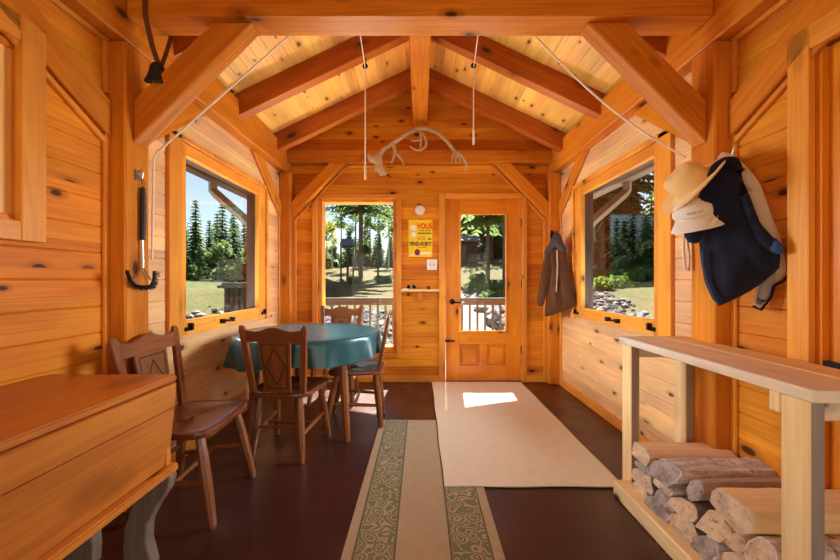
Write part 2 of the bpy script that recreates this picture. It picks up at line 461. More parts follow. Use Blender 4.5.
# floor
o = MB().box(-1.7, 1.7, YF - .1, YB + .14, -.08, 0).build('floor', M['floor']); tag(o, 'dark red brown glossy wooden floor of the entry room', 'floor', kind='structure')
WIN = (2.36, 3.72, .79, 2.045)
board_wall('wall_back', 'x', YB, -1, -W - .15, W + .15, 3.36, [(-1.16, -.26, .33, 2.075), (.27, 1.165, 0, 2.075)], M['wall_x'], 'back gable wall of orange pine boards around the glazed door', gable=True)
board_wall('wall_left', 'y', -W, 1, YF, YB, 2.62, [WIN, (.75, 1.47, 1.385, 2.075), (-1.5, .1, .3, 2.0)], [M['wall_y'], M['daylit_y']], 'left wall of orange pine boards beside the dining chairs', split=1.92)
board_wall('wall_right', 'y', W, -1, YF, YB, 2.62, [WIN, (.6, 1.47, 0, 2.06), (-1.5, .1, .3, 2.0)], [M['wall_y'], M['daylit_y']], 'right wall of pine boards behind the firewood bench', split=1.92)
board_wall('wall_front', 'x', YF, 1, -W - .15, W + .15, 3.36, [(-1.2, 1.2, .1, 2.1)], M['wall_x'], 'gable wall of pine boards behind the camera', gable=True)

# ceiling: boards run along the room
mb = MB(); nb = int(math.hypot(1.75, 1.75 * SL) / .1) + 1; wx = .092
for sgn in (-1, 1):
    k = 0
    while k * wx < 1.72:
        x0, x1 = k * wx, (k + 1) * wx; c = .004
        prof = [(x0, zc(x0) + .004), (x0 + c, zc(x0 + c)), (x1 - c, zc(x1 - c)), (x1, zc(x1) + .004), (x1, zc(x1) + .025), (x0, zc(x0) + .025)]
        mb.prism([(sgn * x, YF, z) for x, z in prof], (0, YB - YF + .0, 0)); k += 1
o = mb.build('ceiling', M['ceil']); tag(o, 'sloping ceiling of pale knotty pine boards', 'ceiling', kind='structure')
# roof with side eaves and the porch gable
YE = 5.85
mb = MB()
for sgn in (-1, 1):
    mb.prism([(0, YF - .4, zc(0) + .03), (sgn * 2.2, YF - .4, zc(2.2) + .03), (sgn * 2.2, YF - .4, zc(2.2) + .2), (0, YF - .4, zc(0) + .25)], (0, YE - YF + .4, 0))
o = mb.build('roof', M['stair_dark']); tag(o, 'dark brown roof overhang seen through the side windows', 'roof', kind='structure')

# ------------------------------------------------------------------ timber frame
def beam(name, p0, p1, w, h, label, cat='beam', side=None, group=None, mat=None, bev=.007):
    """square timber along p0->p1 (axis line), w across `side`, h the other way"""
    fr = frame_along(p0, p1, side); L = (Vector(p1) - Vector(p0)).length
    mb = MB().box(-h / 2, h / 2, -w / 2, w / 2, 0, L)
    mb.v = [fr @ p for p in mb.v]
    o = mb.build(name, mat or M['beam'], bev=bev, frame=fr)
    return tag(o, label, cat, group)
PX = 1.451; Y1, Y2 = 1.838, 2.0
def post(x0, x1, y0, y1, z1, label):
    cx, cy = (x0 + x1) / 2, (y0 + y1) / 2
    o = MB().box(x0, x1, y0, y1, 0, z1).build('timber_post', M['beam'], bev=.008, base=(cx, cy, 0)); return tag(o, label, 'post')
post(-W, -PX, Y1, Y2, 2.335, 'square pine post on the left where the grill brush hangs')
post(PX, W, Y1, Y2, 2.335, 'square pine post on the right behind the hung hats and jackets')
post(-W, -1.42, 4.085, YB, 2.335, 'corner post left of the tall back window')
post(1.42, W, 4.085, YB, 2.335, 'corner post behind the hanging brown coat')
# wall plates
for s, nm in ((-1, 'left'), (1, 'right')):
    mb = MB().box(min(s * PX, s * 1.6), max(s * PX, s * 1.6), YF, YB, 2.337, 2.60)
    fr = frame_along((s * 1.52, YF, 2.45), (s * 1.52, YB, 2.45))
    o = mb.build('wall_plate', M['beam'], bev=.007, frame=fr); tag(o, 'long horizontal timber running along the top of the %s wall' % nm, 'beam')
# tie beams
beam('tie_beam', (-PX + .001, 1.919, 2.555), (PX - .001, 1.919, 2.555), .162, .2, 'thick tie beam crossing the top of the picture nearest the camera', side=(0, 1, 0))
beam('tie_beam', (-1.45, 4.145, 2.508), (1.45, 4.145, 2.508), .128, .136, 'horizontal beam on the back gable wall behind the antlers', side=(0, 1, 0))
beam('ridge_beam', (0, YF, 3.11), (0, YB, 3.11), .158, .44, 'ridge beam running lengthwise under the roof peak', side=(1, 0, 0))
# rafters (front face at y)
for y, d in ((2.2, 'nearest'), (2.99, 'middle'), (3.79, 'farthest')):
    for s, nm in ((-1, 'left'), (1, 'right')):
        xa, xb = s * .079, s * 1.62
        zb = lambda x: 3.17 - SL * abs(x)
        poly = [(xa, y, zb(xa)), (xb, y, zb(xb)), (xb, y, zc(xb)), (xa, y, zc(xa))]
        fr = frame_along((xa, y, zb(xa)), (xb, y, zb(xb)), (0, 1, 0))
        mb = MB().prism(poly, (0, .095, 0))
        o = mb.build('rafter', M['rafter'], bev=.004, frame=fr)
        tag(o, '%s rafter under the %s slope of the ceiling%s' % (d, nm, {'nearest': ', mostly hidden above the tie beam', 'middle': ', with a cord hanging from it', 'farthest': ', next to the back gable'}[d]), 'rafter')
# knee braces: polygons in a vertical plane, thickness along nrm
def brace(poly, ext, label):
    p = [Vector(q) for q in poly]
    fr = frame_along(p[0], p[1], Vector(ext).normalized())
    o = MB().prism(p, ext).build('knee_brace', M['beam'], bev=.006, frame=fr); return tag(o, label, 'brace')
ZL, ZU, ZT = 1.845, 2.062, 2.455
for s, nm in ((-1, 'left'), (1, 'right')):
    n2 = {'left': 'above the grill brush', 'right': 'above the straw hat'}[nm]
    brace([(s * PX, 1.886, ZL), (s * .845, 1.886, ZT), (s * 1.05, 1.886, ZT), (s * PX, 1.886, ZU)], (0, .095, 0), 'diagonal brace from the %s post up to the near tie beam, %s' % (nm, n2))
    xi = s * 1.515; ex = (s * .029, 0, 0); zp = 2.337
    n3 = {'left': 'dough box', 'right': 'firewood bench'}[nm]
    brace([(xi, Y1, ZL), (xi, Y1 - .86, zp), (xi, Y1 - .54, zp), (xi, Y1, 2.025)], ex, 'diagonal brace on the %s wall above the %s' % (nm, n3))
    brace([(xi, Y2, ZL), (xi, Y2 + .67, zp), (xi, Y2 + .40, zp), (xi, Y2, 2.04)], ex, 'diagonal brace on the %s wall running from the near post toward the side window' % nm)
    brace([(xi, 4.085, ZL - .02), (xi, 3.38, zp), (xi, 3.62, zp), (xi, 4.085, 2.0)], ex, 'diagonal brace on the %s wall beyond the side window, at the back corner' % nm)
    n4 = {'left': 'above the tall window', 'right': 'right of the door'}[nm]
    brace([(s * 1.42, 4.10, 1.835), (s * .825, 4.10, 2.44), (s * 1.0, 4.10, 2.44), (s * 1.42, 4.10, 2.01)], (0, .08, 0), 'diagonal brace on the back wall %s, under the gable beam' % n4)

# ------------------------------------------------------------------ trim
TN = [0]
def trim(mb, mat, label, bev=.003):
    TN[0] += 1
    xs = [p.x for p in mb.v]; ys = [p.y for p in mb.v]; zs = [p.z for p in mb.v]
    o = mb.build('trim_%d' % TN[0], mat, bev=bev, base=(sum(xs) / len(xs), sum(ys) / len(ys), min(zs)))
    return tag(o, label, 'trim', kind='structure')
for s, nm in ((-1, 'left'), (1, 'right')):
    a, b = sorted((s * (W - .018), s * W))
    trim(MB().box(a, b, Y1 - .028, Y1 - .001, 0.0, 1.86), M['trim_z'], 'thin vertical batten on the near side of the %s post' % nm)
    trim(MB().box(a, b, Y1 - .028, Y1 - .001, 2.065, 2.32), M['trim_z'], 'short vertical batten above the brace on the %s post' % nm)
    trim(MB().box(a, b, Y1 - .75, Y1 - .001, 2.312, 2.336), M['trim_y'], 'thin batten under the timber on top of the %s wall near the camera' % nm)
    trim(MB().prism([(s * (W - .02), Y1 - .028, 1.845), (s * (W - .02), Y1 - .86, 2.32), (s * (W - .02), Y1 - .905, 2.32), (s * (W - .02), Y1 - .028, 1.815)], (s * .02, 0, 0)), M['trim_y'], 'thin batten following the slanted brace of the %s wall' % nm)
    trim(MB().box(a, b, 4.055, 4.084, 0.06, 1.85), M['trim_z'], 'thin vertical batten on the %s wall at the back corner post' % nm)
    c, d = sorted((s * 1.419, s * 1.392))
    trim(MB().box(c, d, YB - .02, YB, .06, 1.84), M['trim_z'], 'thin vertical batten on the back wall beside the %s corner post' % nm)
    trim(MB().prism([(s * 1.42, YB - .022, 1.83), (s * .825, YB - .022, 2.435), (s * .80, YB - .022, 2.435), (s * 1.42, YB - .022, 1.80)], (0, .022, 0)), M['trim_x'], 'thin batten along the lower edge of the %s back wall brace' % nm)
    mb = MB().box(*sorted((s * W, s * (W - .022))), Y2 + .001 if True else 0, 4.085, 0, .075)
    o = mb.build('baseboard_' + nm, M['trim_y'], bev=.004, base=(s * W, 3, 0)); tag(o, 'pine baseboard along the foot of the %s wall' % nm, 'baseboard', kind='structure')
trim(MB().box(-.80, .80, YB - .022, YB, 2.412, 2.438), M['trim_x'], 'thin batten under the beam on the back wall')
o = MB().box(-1.42, .215, YB - .02, YB, 0, .075).box(1.20, 1.42, YB - .02, YB, 0, .075).build('baseboard_back', M['trim_x'], bev=.004, base=(0, YB, 0)); tag(o, 'pine baseboard along the foot of the back wall', 'baseboard', kind='structure')

# ------------------------------------------------------------------ side windows (parts in world coordinates)
def side_window(n, s, label):
    r = thing('window_%d' % n, label, 'window', (s * 1.56, 3.05, .79), kind='structure')
    def X(mb): # mirror for the right wall
        if s > 0: mb.v = [Vector((-p.x, p.y, p.z)) for p in mb.v]
        return mb
    xi = -1.52
    c = MB().box(-W, xi, 2.265, 2.385, .0 + .77, 2.08).box(-W, xi, 3.705, 3.745, .77, 2.08).box(-W, xi, 2.265, 3.745, 2.05, 2.085)
    X(c).build('window_casing', M['trim_z'], r, bev=.003)
    f = MB()
    f.box(-1.535, -1.575, 2.386, 2.45, .785, 2.049); f.box(-1.535, -1.575, 3.56, 3.704, .785, 2.049)
    X(f).build('sash_stile', M['trim_z'], r, bev=.004)
    f = MB().box(-1.535, -1.575, 2.451, 3.559, .785, .885).box(-1.535, -1.575, 2.451, 3.559, 1.965, 2.049)
    sr = X(f).build('sash_rail', M['trim_y'], r, bev=.004)
    X(MB().box(-1.558, -1.552, 2.445, 3.565, .88, 1.97)).build('pane', M['glass'], r)
    e = MB().box(-1.58, -1.665, 3.58, 3.66, .80, 2.05).box(-1.58, -1.665, 2.38, 2.44, .80, 2.05).box(-1.58, -1.665, 2.44, 3.58, 1.98, 2.05).box(-1.58, -1.665, 2.44, 3.58, .80, .86)
    ef = X(e).build('outer_frame', M['stair_dark'], r, bev=.004); ef['label'] = 'dark brown outer frame'
    h = MB().box(-1.50, -1.534, 2.86, 2.885, .818, .85).box(-1.50, -1.534, 3.005, 3.03, .818, .85).tube([(-1.505, 2.86, .84), (-1.495, 2.94, .832), (-1.505, 3.03, .842)], .008)
    X(h).build('crank_handle', M['black'], r)['label'] = 'black folding crank handle'
    for y in (2.43, 3.61):
        k = MB().box(-1.520, -1.535, y, y + .055, .815, .84).box(-1.505, -1.530, y + .035, y + .055, .82, .865)
        X(k).build('sash_lock', M['black'], r)['label'] = 'black sash lock'
    return r
side_window(1, -1, 'left side window looking out on a meadow and spruce forest')
side_window(3, 1, 'right side window beside the hats, looking out on pines and stones')

# back window
r = thing('window_2', 'tall back window behind the dining table looking out on the porch', 'window', (-.70, YB, .28), kind='structure')
c = MB().box(-1.212, -1.152, YB - .022, YB, .275, 2.115).box(-.265, -.209, YB - .022, YB, .275, 2.115)
c.build('window_casing', M['trim_z'], r, bev=.003)
MB().box(-1.152, -.265, YB - .022, YB, 2.062, 2.115).box(-1.152, -.265, YB - .022, YB, .275, .335).build('window_casing', M['trim_x'], r, bev=.003)
MB().box(-1.152, -1.106, YB + .004, YB + .15, .336, 2.07).box(-.305, -.265, YB + .004, YB + .15, .336, 2.07).build('window_frame', M['trim_z'], r, bev=.003)
MB().box(-1.106, -.305, YB + .004, YB + .15, 2.03, 2.07).box(-1.106, -.305, YB + .004, YB + .15, .336, .394).build('window_frame', M['trim_x'], r, bev=.003)
MB().box(-1.11, -.30, YB + .07, YB + .076, .39, 2.034).build('pane', M['glass'], r)

# near window with wooden panel on the left wall
r = thing('window_4', 'cased opening closed with pale wood above the dough box', 'window', (-W, 1.1, 1.30), kind='structure')
MB().box(-W, -1.515, 1.42, 1.515, 1.30, 2.16).box(-W, -1.515, .64, .74, 1.30, 2.16).build('window_casing', M['trim_z'], r, bev=.003)
MB().box(-W, -1.515, .74, 1.419, 2.062, 2.16).box(-W, -1.515, .74, 1.419, 1.30, 1.375).build('window_casing', M['trim_y'], r, bev=.003)
MB().box(-1.55, -1.60, 1.425, 1.455, 1.38, 2.06).box(-1.55, -1.60, .76, .80, 1.38, 2.06).box(-1.55, -1.60, .80, 1.425, 1.38, 1.40).box(-1.55, -1.60, .80, 1.425, 2.03, 2.06).build('sash', M['door_z'], r, bev=.003)
p = MB().box(-1.562, -1.59, .80, 1.425, 1.40, 2.03).build('panel', wood('panel_pine', srgb(252, 208, 122), srgb(244, 184, 92), 2, rough=.4, knots=0), r); p['label'] = 'pale wood panel'

# door at the back
r = thing('door_1', 'orange pine door with tall glass pane in the back wall', 'door', (.715, YB, 0), kind='structure')
MB().box(.214, .286, YB - .024, YB, 0, 2.125).box(1.147, 1.203, YB - .024, YB, 0, 2.125).build('door_casing', M['trim_z'], r, bev=.003)
MB().box(.286, 1.147, YB - .024, YB, 2.066, 2.125).build('door_casing', M['trim_x'], r, bev=.003)
MB().box(.272, .288, YB, YB + .12, 0, 2.07).box(1.145, 1.16, YB, YB + .12, 0, 2.07).box(.288, 1.145, YB, YB + .12, 2.055, 2.07).build('door_jamb', M['door_z'], r)
y0, y1 = YB + .006, YB + .05
MB().box(.292, .448, y0, y1, .012, 2.053).box(.975, 1.141, y0, y1, .012, 2.053).build('door_stile', M['door_z'], r, bev=.002)
MB().box(.448, .975, y0, y1, 1.895, 2.053).box(.448, .975, y0, y1, .425, .567).box(.448, .975, y0, y1, .012, .19).box(.672, .762, y0, y1, .19, .425).build('door_rail', M['door_x'], r, bev=.002)
for xa, xb in ((.448, .672), (.762, .975)):
    mb = MB().box(xa, xb, y0 + .02, y1 - .005, .19, .425)
    mb.prism([(xa + .025, y0 + .02, .215), (xb - .025, y0 + .02, .215), (xb - .025, y0 + .02, .40), (xa + .025, y0 + .02, .40)], (0, -.012, 0))
    mb.build('door_panel', M['door_x'], r, bev=.008)
g = MB().box(.437, .462, y0 - .012, y0, .553, 1.91).box(.962, .987, y0 - .012, y0, .553, 1.91).box(.462, .962, y0 - .012, y0, 1.885, 1.91).box(.462, .962, y0 - .012, y0, .553, .58)
g.build('glass_moulding', M['trim_z'], r, bev=.004)
MB().box(.445, .978, YB + .026, YB + .032, .562, 1.90).build('pane', M['glass'], r)
h = MB().lathe([(.03, 0), (.03, .008), (.012, .012), (.012, .05), (.001, .051)], 16, Matrix.Translation((.365, y0, .905)) @ Matrix.Rotation(PI / 2, 4, 'X'))
h.tube([(.365, y0 - .045, .905), (.40, y0 - .05, .90), (.49, y0 - .045, .898)], [.010, .009, .007])
h.build('door_handle', M['black'], r)['label'] = 'black lever handle'
MB().box(.275, .34, y0 - .03, y0 + .001, .455, .475).box(.30, .395, y0 - .024, y0 - .01, .458, .472).build('latch', M['black'], r)['label'] = 'black sliding latch'
for z in (.32, 1.07, 1.75):
    MB().box(1.141, 1.149, y0 - .018, y0, z, z + .09).build('hinge', M['black'], r)
MB().box(.272, 1.16, YB - .01, YB + .13, 0, .011).build('threshold', M['stair_dark'], r)

# door on the right near the camera
r = thing('door_2', 'orange pine door at the right edge behind the firewood bench', 'door', (W, 1.05, 0), kind='structure')
MB().box(W - .03, W, 1.456, 1.542, 0, 2.145).box(W - .03, W, .51, .595, 0, 2.145).build('door_casing', M['trim_z'], r, bev=.003)
MB().box(W - .03, W, .595, 1.455, 2.05, 2.145).build('door_casing', M['trim_y'], r, bev=.003)
MB().box(W + .002, W + .07, 1.435, 1.468, 0, 2.05).build('door_jamb', M['door_z'], r)
MB().box(W + .03, W + .07, .60, 1.434, .01, 2.05).build('door_leaf', M['door_z'], r, bev=.002)
MB().box(W + .012, W + .031, .62, 1.38, .80, .835).box(W + .005, W + .035, 1.36, 1.45, .795, .84).tube([(W + .01, 1.2, .83), (W - .005, 1.1, .835), (W + .01, 1.0, .83)], .006).build('strap_hinge', M['black'], r, bev=.003)['label'] = 'black strap hinge'

# ================================================================== OUTSIDE
def sstep(a, b, x):
    t = max(0, min(1, (x - a) / (b - a))); return t * t * (3 - 2 * t)
def gz(x, y):
    back = max(0, min(y, 32) - 5.5) * .098 * (1 - .8 * sstep(-5, -16, x) if False else (1 - .75 * sstep(5, 16, -x)))
    right = max(0, min(x, 22) - 2.6) * .12 * (1 - sstep(9, 22, y) * .7)
    left = max(0, -x - 3) * .045
    b = -.42 + back + right + left
    b += .8 * sstep(0, 3, x) * sstep(14, 28, y)
    return b + .06 * noise.noise(Vector((x * .3, y * .3, 0)))
mb = MB(); xs = [-90 + 3 * i for i in range(21)] + [-28 + 1 * i for i in range(57)] + [31 + 4 * i for i in range(12)]
ys = [-14 + 2 * i for i in range(9)] + [3 + 1 * i for i in range(40)] + [45 + 5 * i for i in range(10)]
vs = [(x, y, gz(x, y) if not (abs(x) < 2.3 and y < 5.6) else -.5) for y in ys for x in xs]; nx = len(xs)
mb.add(vs, [(j * nx + i, j * nx + i + 1, (j + 1) * nx + i + 1, (j + 1) * nx + i) for j in range(len(ys) - 1) for i in range(nx - 1)], 0, True)
o = mb.build('ground', M['ground']); tag(o, 'dry grassy meadow sloping up behind the cabin', 'ground', kind='structure')
# porch deck
mb = MB()
for k in range(12): mb.box(-2.1, 2.1, YB + .17 + k * .12, YB + .17 + k * .12 + .115, -.10, -.06)
o = mb.build('porch_deck', M['weathered_x']); tag(o, 'weathered board deck of the porch outside the door', 'deck', kind='structure')
# pale path
mb = MB(); pts = [(.9, 5.7), (1.2, 8), (1.35, 10.5), (1.2, 13), (1.6, 16)]
rings = [[Vector((x - w, y, gz(x - w, y) + .02)), Vector((x + w, y, gz(x + w, y) + .02)), Vector((x + w, y, gz(x + w, y) - .2)), Vector((x - w, y, gz(x - w, y) - .2))] for (x, y), w in zip(pts, (.75, .8, .7, .7, .9))]
o = mb.loft(rings, 0, False).build('path', M['path']); tag(o, 'pale gravel path leading away from the porch', 'path', kind='structure')
# porch railing
r = thing('porch_railing', 'weathered grey porch railing outside the back window and door', 'railing', (0, 5.2, -.06))
MB().box(-2.1, 2.1, 5.14, 5.28, .865, .90).box(-2.1, 2.1, 5.19, 5.23, .80, .865).build('top_rail', M['grey_rail'], r, bev=.004)
MB().box(-2.1, 2.1, 5.19, 5.23, .03, .09).build('bottom_rail', M['grey_rail'], r, bev=.004)
for x in (-2.08, 2.08): MB().box(x - .05, x + .05, 5.16, 5.26, -.06, .865).build('railing_post', M['grey_post'], r)
k = 0; bal0 = None
x = -1.98
while x < 2.0:
    if bal0 is None: bal0 = MB().box(-.014, .014, -.014, .014, 0, .71).build('baluster', M['grey_post'], r, world=False); b = bal0
    else: b = bal0.copy(); COL.objects.link(b); b.parent = r
    b.location = (x, .01, .15); x += .107

# gutters and downspouts under the eaves
for s, nm in ((-1, 'left'), (1, 'right')):
    mb = MB().box(*sorted((s * 2.16, s * 2.27)), YF, YE - .3, 2.20, 2.30)
    r = thing('gutter', 'gutter along the eave outside the %s side window, with a slanting downspout' % nm, 'gutter', (s * 2.2, 3.8, 2.2))
    mb.build('trough', M['taupe'] if s > 0 else M['stair_dark'], r, bev=.01)  # right trough in a paler colour, painting in the light reflected on it
    P = [(s * 2.215, 3.99, 2.215), (s * 2.215, 3.99, 2.11), (s * 2.18, 3.99, 2.07), (s * 1.85, 4.02, 1.77), (s * 1.80, 4.06, 1.66), (s * 1.80, 4.06, .2)]
    MB().tube(P, .05, 4, smooth=False).build('downspout', M['taupe'], r)

# weathered slatted bin outside the left window
r = thing('slatted_bin', 'grey weathered slatted bin with lid outside the left window', 'bin', (-2.64, 5.7, gz(-2.8, 5.7)))
z0 = gz(-2.8, 5.7)
for k in range(6):
    xx = -2.86 + k * .075; MB().box(xx, xx + .06, 5.45, 5.47, z0, 1.03).build('slat', M['grey_post'], r)
MB().box(-2.86, -2.42, 5.471, 5.9, z0, 1.03).build('bin_body', M['grey_post'], r)
MB().box(-2.93, -2.36, 5.38, 5.96, 1.03, 1.075).box(-2.89, -2.40, 5.42, 5.92, 1.075, 1.11).build('bin_lid', M['grey_rail'], r, bev=.008)

# stones
def stones(name, spots, label, smin, smax):
    mb = MB()
    base = [(0, 0, 1), (.9, 0, .3), (.3, .85, .3), (-.75, .5, .35), (-.7, -.55, .3), (.3, -.85, .35), (.7, .5, -.4), (-.3, .9, -.4), (-.9, 0, -.4), (-.3, -.85, -.4), (.75, -.5, -.4), (0, 0, -.8)]
    fs = [(0, 1, 2), (0, 2, 3), (0, 3, 4), (0, 4, 5), (0, 5, 1), (1, 6, 2), (2, 7, 3), (3, 8, 4), (4, 9, 5), (5, 10, 1), (6, 7, 2), (7, 8, 3), (8, 9, 4), (9, 10, 5), (10, 6, 1), (11, 7, 6), (11, 8, 7), (11, 9, 8), (11, 10, 9), (11, 6, 10)]
    for x, y in spots:
        s = random.uniform(smin, smax) * random.uniform(.6, 1.2); a = random.random() * 6.3; q = [random.uniform(.7, 1.3) for _ in range(3)]
        z = gz(x, y) + s * .3
        vs = []
        for p in base:
            px_, py_ = p[0] * q[0] * random.uniform(.8, 1.2), p[1] * q[1] * random.uniform(.8, 1.2)
            vs.append((x + s * (px_ * math.cos(a) - py_ * math.sin(a)), y + s * (px_ * math.sin(a) + py_ * math.cos(a)), z + s * p[2] * q[2] * .75))
        mb.add(vs, fs)
    o = mb.build(name, M['stone']); return tag(o, label, 'stones', kind='stuff')
sp = []
while len(sp) < 1500:
    x, y = random.uniform(2.5, 9.5), random.uniform(2.5, 18)
    if x < 2.9 + y * .27 + random.uniform(-.5, .4) and x > y * .30: sp.append((x, y))
stones('loose_stones', sp, 'grey stone rubble on the bank outside the right window', .05, .14)
sp = []
while len(sp) < 420:
    x, y = -random.uniform(3.2, 8.5), random.uniform(4, 13)
    if x > -4.2 - y * .12 + random.gauss(0, .35) - .3: sp.append((x, y))
stones('loose_stones', sp, 'grey pebbly bank close below the left window', .05, .13)
sp = []
while len(sp) < 1100:
    x, y = random.uniform(-3.6, .15), random.uniform(6.0, 11.5)
    sp.append((x, y))
stones('loose_stones', sp, 'grey and white stones seen between the porch railing balusters', .06, .17)
sp = []
while len(sp) < 260:
    x, y = random.gauss(2.25, .7), random.uniform(8.0, 16)
    if x > 1.75 + random.random() * .4: sp.append((x, y))
stones('loose_stones', sp, 'rocky pile on the right of the gravel path', .12, .3)

# leafy clumps
def leaf_cloud(mb, c, rad, n, size, m=0, flat=1.0):
    for _ in range(n):
        d = Vector((random.gauss(0, 1), random.gauss(0, 1), random.gauss(0, 1))).normalized() * random.random() ** .4
        p = Vector(c) + Vector((d.x * rad, d.y * rad, d.z * rad * flat))
        a = Vector((random.uniform(-1, 1), random.uniform(-1, 1), random.uniform(-1, 1))).normalized() * size * random.uniform(.6, 1.3)
        b = a.cross(Vector((random.uniform(-1, 1), random.uniform(-1, 1), random.uniform(-1, 1)))).normalized() * size * .6
        mb.add([p - a, p + b, p + a, p - b], [(0, 1, 2, 3)], m)
def conifer(name, label, group, h, width, n_whorl, base_frac, mat, seed, leaf=.22, trunk_r=.16, bmat='bark', droop=.35):
    random.seed(seed)
    r = thing(name, label, 'tree', group=group)
    MB().tube([(0, 0, -.3), (.02, 0, h * .5), (0, .02, h * .97)], [trunk_r, trunk_r * .65, .02], 7).build('trunk', M[bmat], r, world=False)
    mb = MB(); z0 = h * base_frac
    for k in range(n_whorl):
        f = k / (n_whorl - 1); z = z0 + (h - z0) * f
        L = width * (1 - f) ** .85 + .12
        nb = max(4, int(9 * (1 - f) + 4)); ph = random.random() * 6
        for b in range(nb):
            a = ph + 2 * PI * b / nb + random.uniform(-.25, .25); l = L * random.uniform(.7, 1.12)
            d = Vector((math.cos(a), math.sin(a), 0)); sd = Vector((-d.y, d.x, 0))
            ns = max(2, int(l / (leaf * .8)))
            for j in range(ns):
                t = (j + .6) / ns; p = Vector((0, 0, z)) + d * l * t + Vector((0, 0, -droop * l * t * t + random.uniform(-.08, .08)))
                w = leaf * (1.25 - .6 * t) * random.uniform(.7, 1.3) * 1.4
                q = d * leaf * 1.1 + Vector((0, 0, -leaf * random.uniform(.1, .7)))
                mb.add([p - q * .4, p + sd * w + q * .6 + Vector((0, 0, -w * .5)), p + q], [(0, 1, 2)])
                mb.add([p - q * .4, p + q, p - sd * w + q * .6 + Vector((0, 0, -w * .5))], [(0, 1, 2)])
    mb.add([(0, 0, h * 1.02), (.05, .06, h * .93), (-.05, -.06, h * .93)], [(0, 1, 2)])
    mb.build('foliage', M[mat], r, world=False)
    return r
def broadleaf(name, label, group, h, w, mat, seed, n=700, size=.2, bmat='birch', low=.35):
    random.seed(seed)
    r = thing(name, label, 'tree', group=group)
    t = MB().tube([(0, 0, -.3), (.06, .03, h * .5), (-.03, 0, h * .95)], [.09, .06, .015], 6)
    for k in range(9):
        z = h * (low + .55 * k / 9); a = k * 2.4; t.tube([(0, 0, z), (w * .6 * math.cos(a), w * .6 * math.sin(a), z + h * .1)], [.03, .008], 4)
    t.build('trunk', M[bmat], r, world=False)
    mb = MB()
    for k in range(14):
        a = random.random() * 6.3; rr = w * random.uniform(.1, .7)
        leaf_cloud(mb, (rr * math.cos(a), rr * math.sin(a), h * random.uniform(low + .08, .95)), w * .4, n // 14, size, 0, .9)
    mb.build('foliage', M[mat], r, world=False); return r
G1 = 'spruces beyond the meadow on the left'; L1 = 'tall dark spruce in the forest edge beyond the meadow, seen through the left window'
G2 = 'pale young trees at the meadow edge'; L2 = 'pale green leafy tree in front of the spruce forest, seen through the left window'
s_a = conifer('spruce_tree', L1, G1, 7.6, 1.35, 22, .06, 'spruce', 1)
s_b = conifer('spruce_tree', L1, G1, 6.4, 1.15, 20, .05, 'spruce', 2)
s_c = conifer('spruce_tree', L1, G1, 8.6, 1.4, 24, .10, 'spruce', 3)
s_d = conifer('spruce_tree', L1, G1, 5.0, 1.2, 16, .03, 'spruce_pale', 4)
l_a = broadleaf('young_tree', L2, G2, 3.6, 1.2, 'spruce_pale', 5, low=.06)
l_b = broadleaf('young_tree', L2, G2, 2.6, 1.2, 'spruce_pale', 6, low=.05)
used = set()
def plant(src, x, y, sc, label, group, rz=None):
    rz = random.random() * 6.3 if rz is None else rz
    z = gz(x, y) - .05
    if src.name not in used:
        used.add(src.name); o = src; o.location = (x, y, z); o.rotation_euler = (0, 0, rz); o.scale = (sc,) * 3
        o['label'] = label; o['group'] = group
    else: o = dup(src, (x, y, z), rz, label, group, (sc,) * 3)
    return o
random.seed(21)
taken = []
def spot(r0, r1, y0, y1, gap, tries=400):
    for _ in range(tries):
        y = random.uniform(y0, y1); x = random.uniform(r0, r1) * y
        if all((x - a) ** 2 + (y - b) ** 2 > gap * gap for a, b in taken): taken.append((x, y)); return x, y
    return None
# left forest edge along direction rays u = 180..256 (x/y from -.66 to -.43), back from 40 m
for k in range(56):
    q = spot(-.72, -.40, 40, 58, 2.3)
    if q: plant((s_a, s_b, s_c, s_a, s_d)[k % 5], q[0], q[1], random.uniform(.78, 1.15), L1, G1)
for k in range(26):
    q = spot(-.70, -.40, 36, 41, 1.5)
    if q: plant((l_a, l_b)[k % 2], q[0], q[1], random.uniform(.7, 1.1), L2, G2)
# back: seen through the tall window and the door
big = conifer('pine_tree', 'big spreading conifer standing behind the birdhouse, seen through the back window', None, 12.5, 3.0, 15, .34, 'spruce', 11, .17, .15, droop=.10)
big.location = (-3.5, 22, gz(-3.5, 22) - .1)
GB = 'bare slender trees behind the back window'; LB = 'slender bare trunked tree in the woods behind the porch, seen through the back window'
b_a = broadleaf('slender_tree', LB, GB, 8, 1.2, 'leaf', 31, 420, .16, 'bark', .45)
b_b = broadleaf('slender_tree', LB, GB, 6.5, 1.1, 'leaf_yellow', 32, 380, .16, 'birch', .4)
for k in range(13):
    ratio = -.30 + .27 * ((k * .618) % 1); y = random.uniform(26, 36)
    plant((b_a, b_a, b_b)[k % 3] if ratio < -.18 or k % 2 else b_a, ratio * y, y, random.uniform(.55, .95), LB, GB)
LF = 'small distant spruce closing the far edge of the meadow behind the birdhouse'
for k in range(44):
    q = spot(-.34, -.02, 33, 42, 1.0)
    if q: plant((s_b, s_d, l_b, s_d, l_a)[k % 5], q[0], q[1], random.uniform(.45, .75), 'small distant tree closing the far edge of the meadow behind the birdhouse', 'distant trees behind the birdhouse')
GD = 'trees in the woods behind the door'; LD = 'leafy tree in the woods behind the brown shed, seen through the door glass'
for k in range(30):
    ratio = .05 + .2 * ((k * .618) % 1); y = random.uniform(28, 36)
    plant((b_a, l_a, b_a, s_d)[k % 4], ratio * y, y, random.uniform(.7, 1.05), LD, GD)
p1 = conifer('pine_tree', 'slim dark trunked pine right of the brown shed, seen through the door glass', None, 9, 1.5, 13, .35, 'spruce_pale', 12, .26, .12); p1.location = (3.45, 19, gz(3.45, 19))
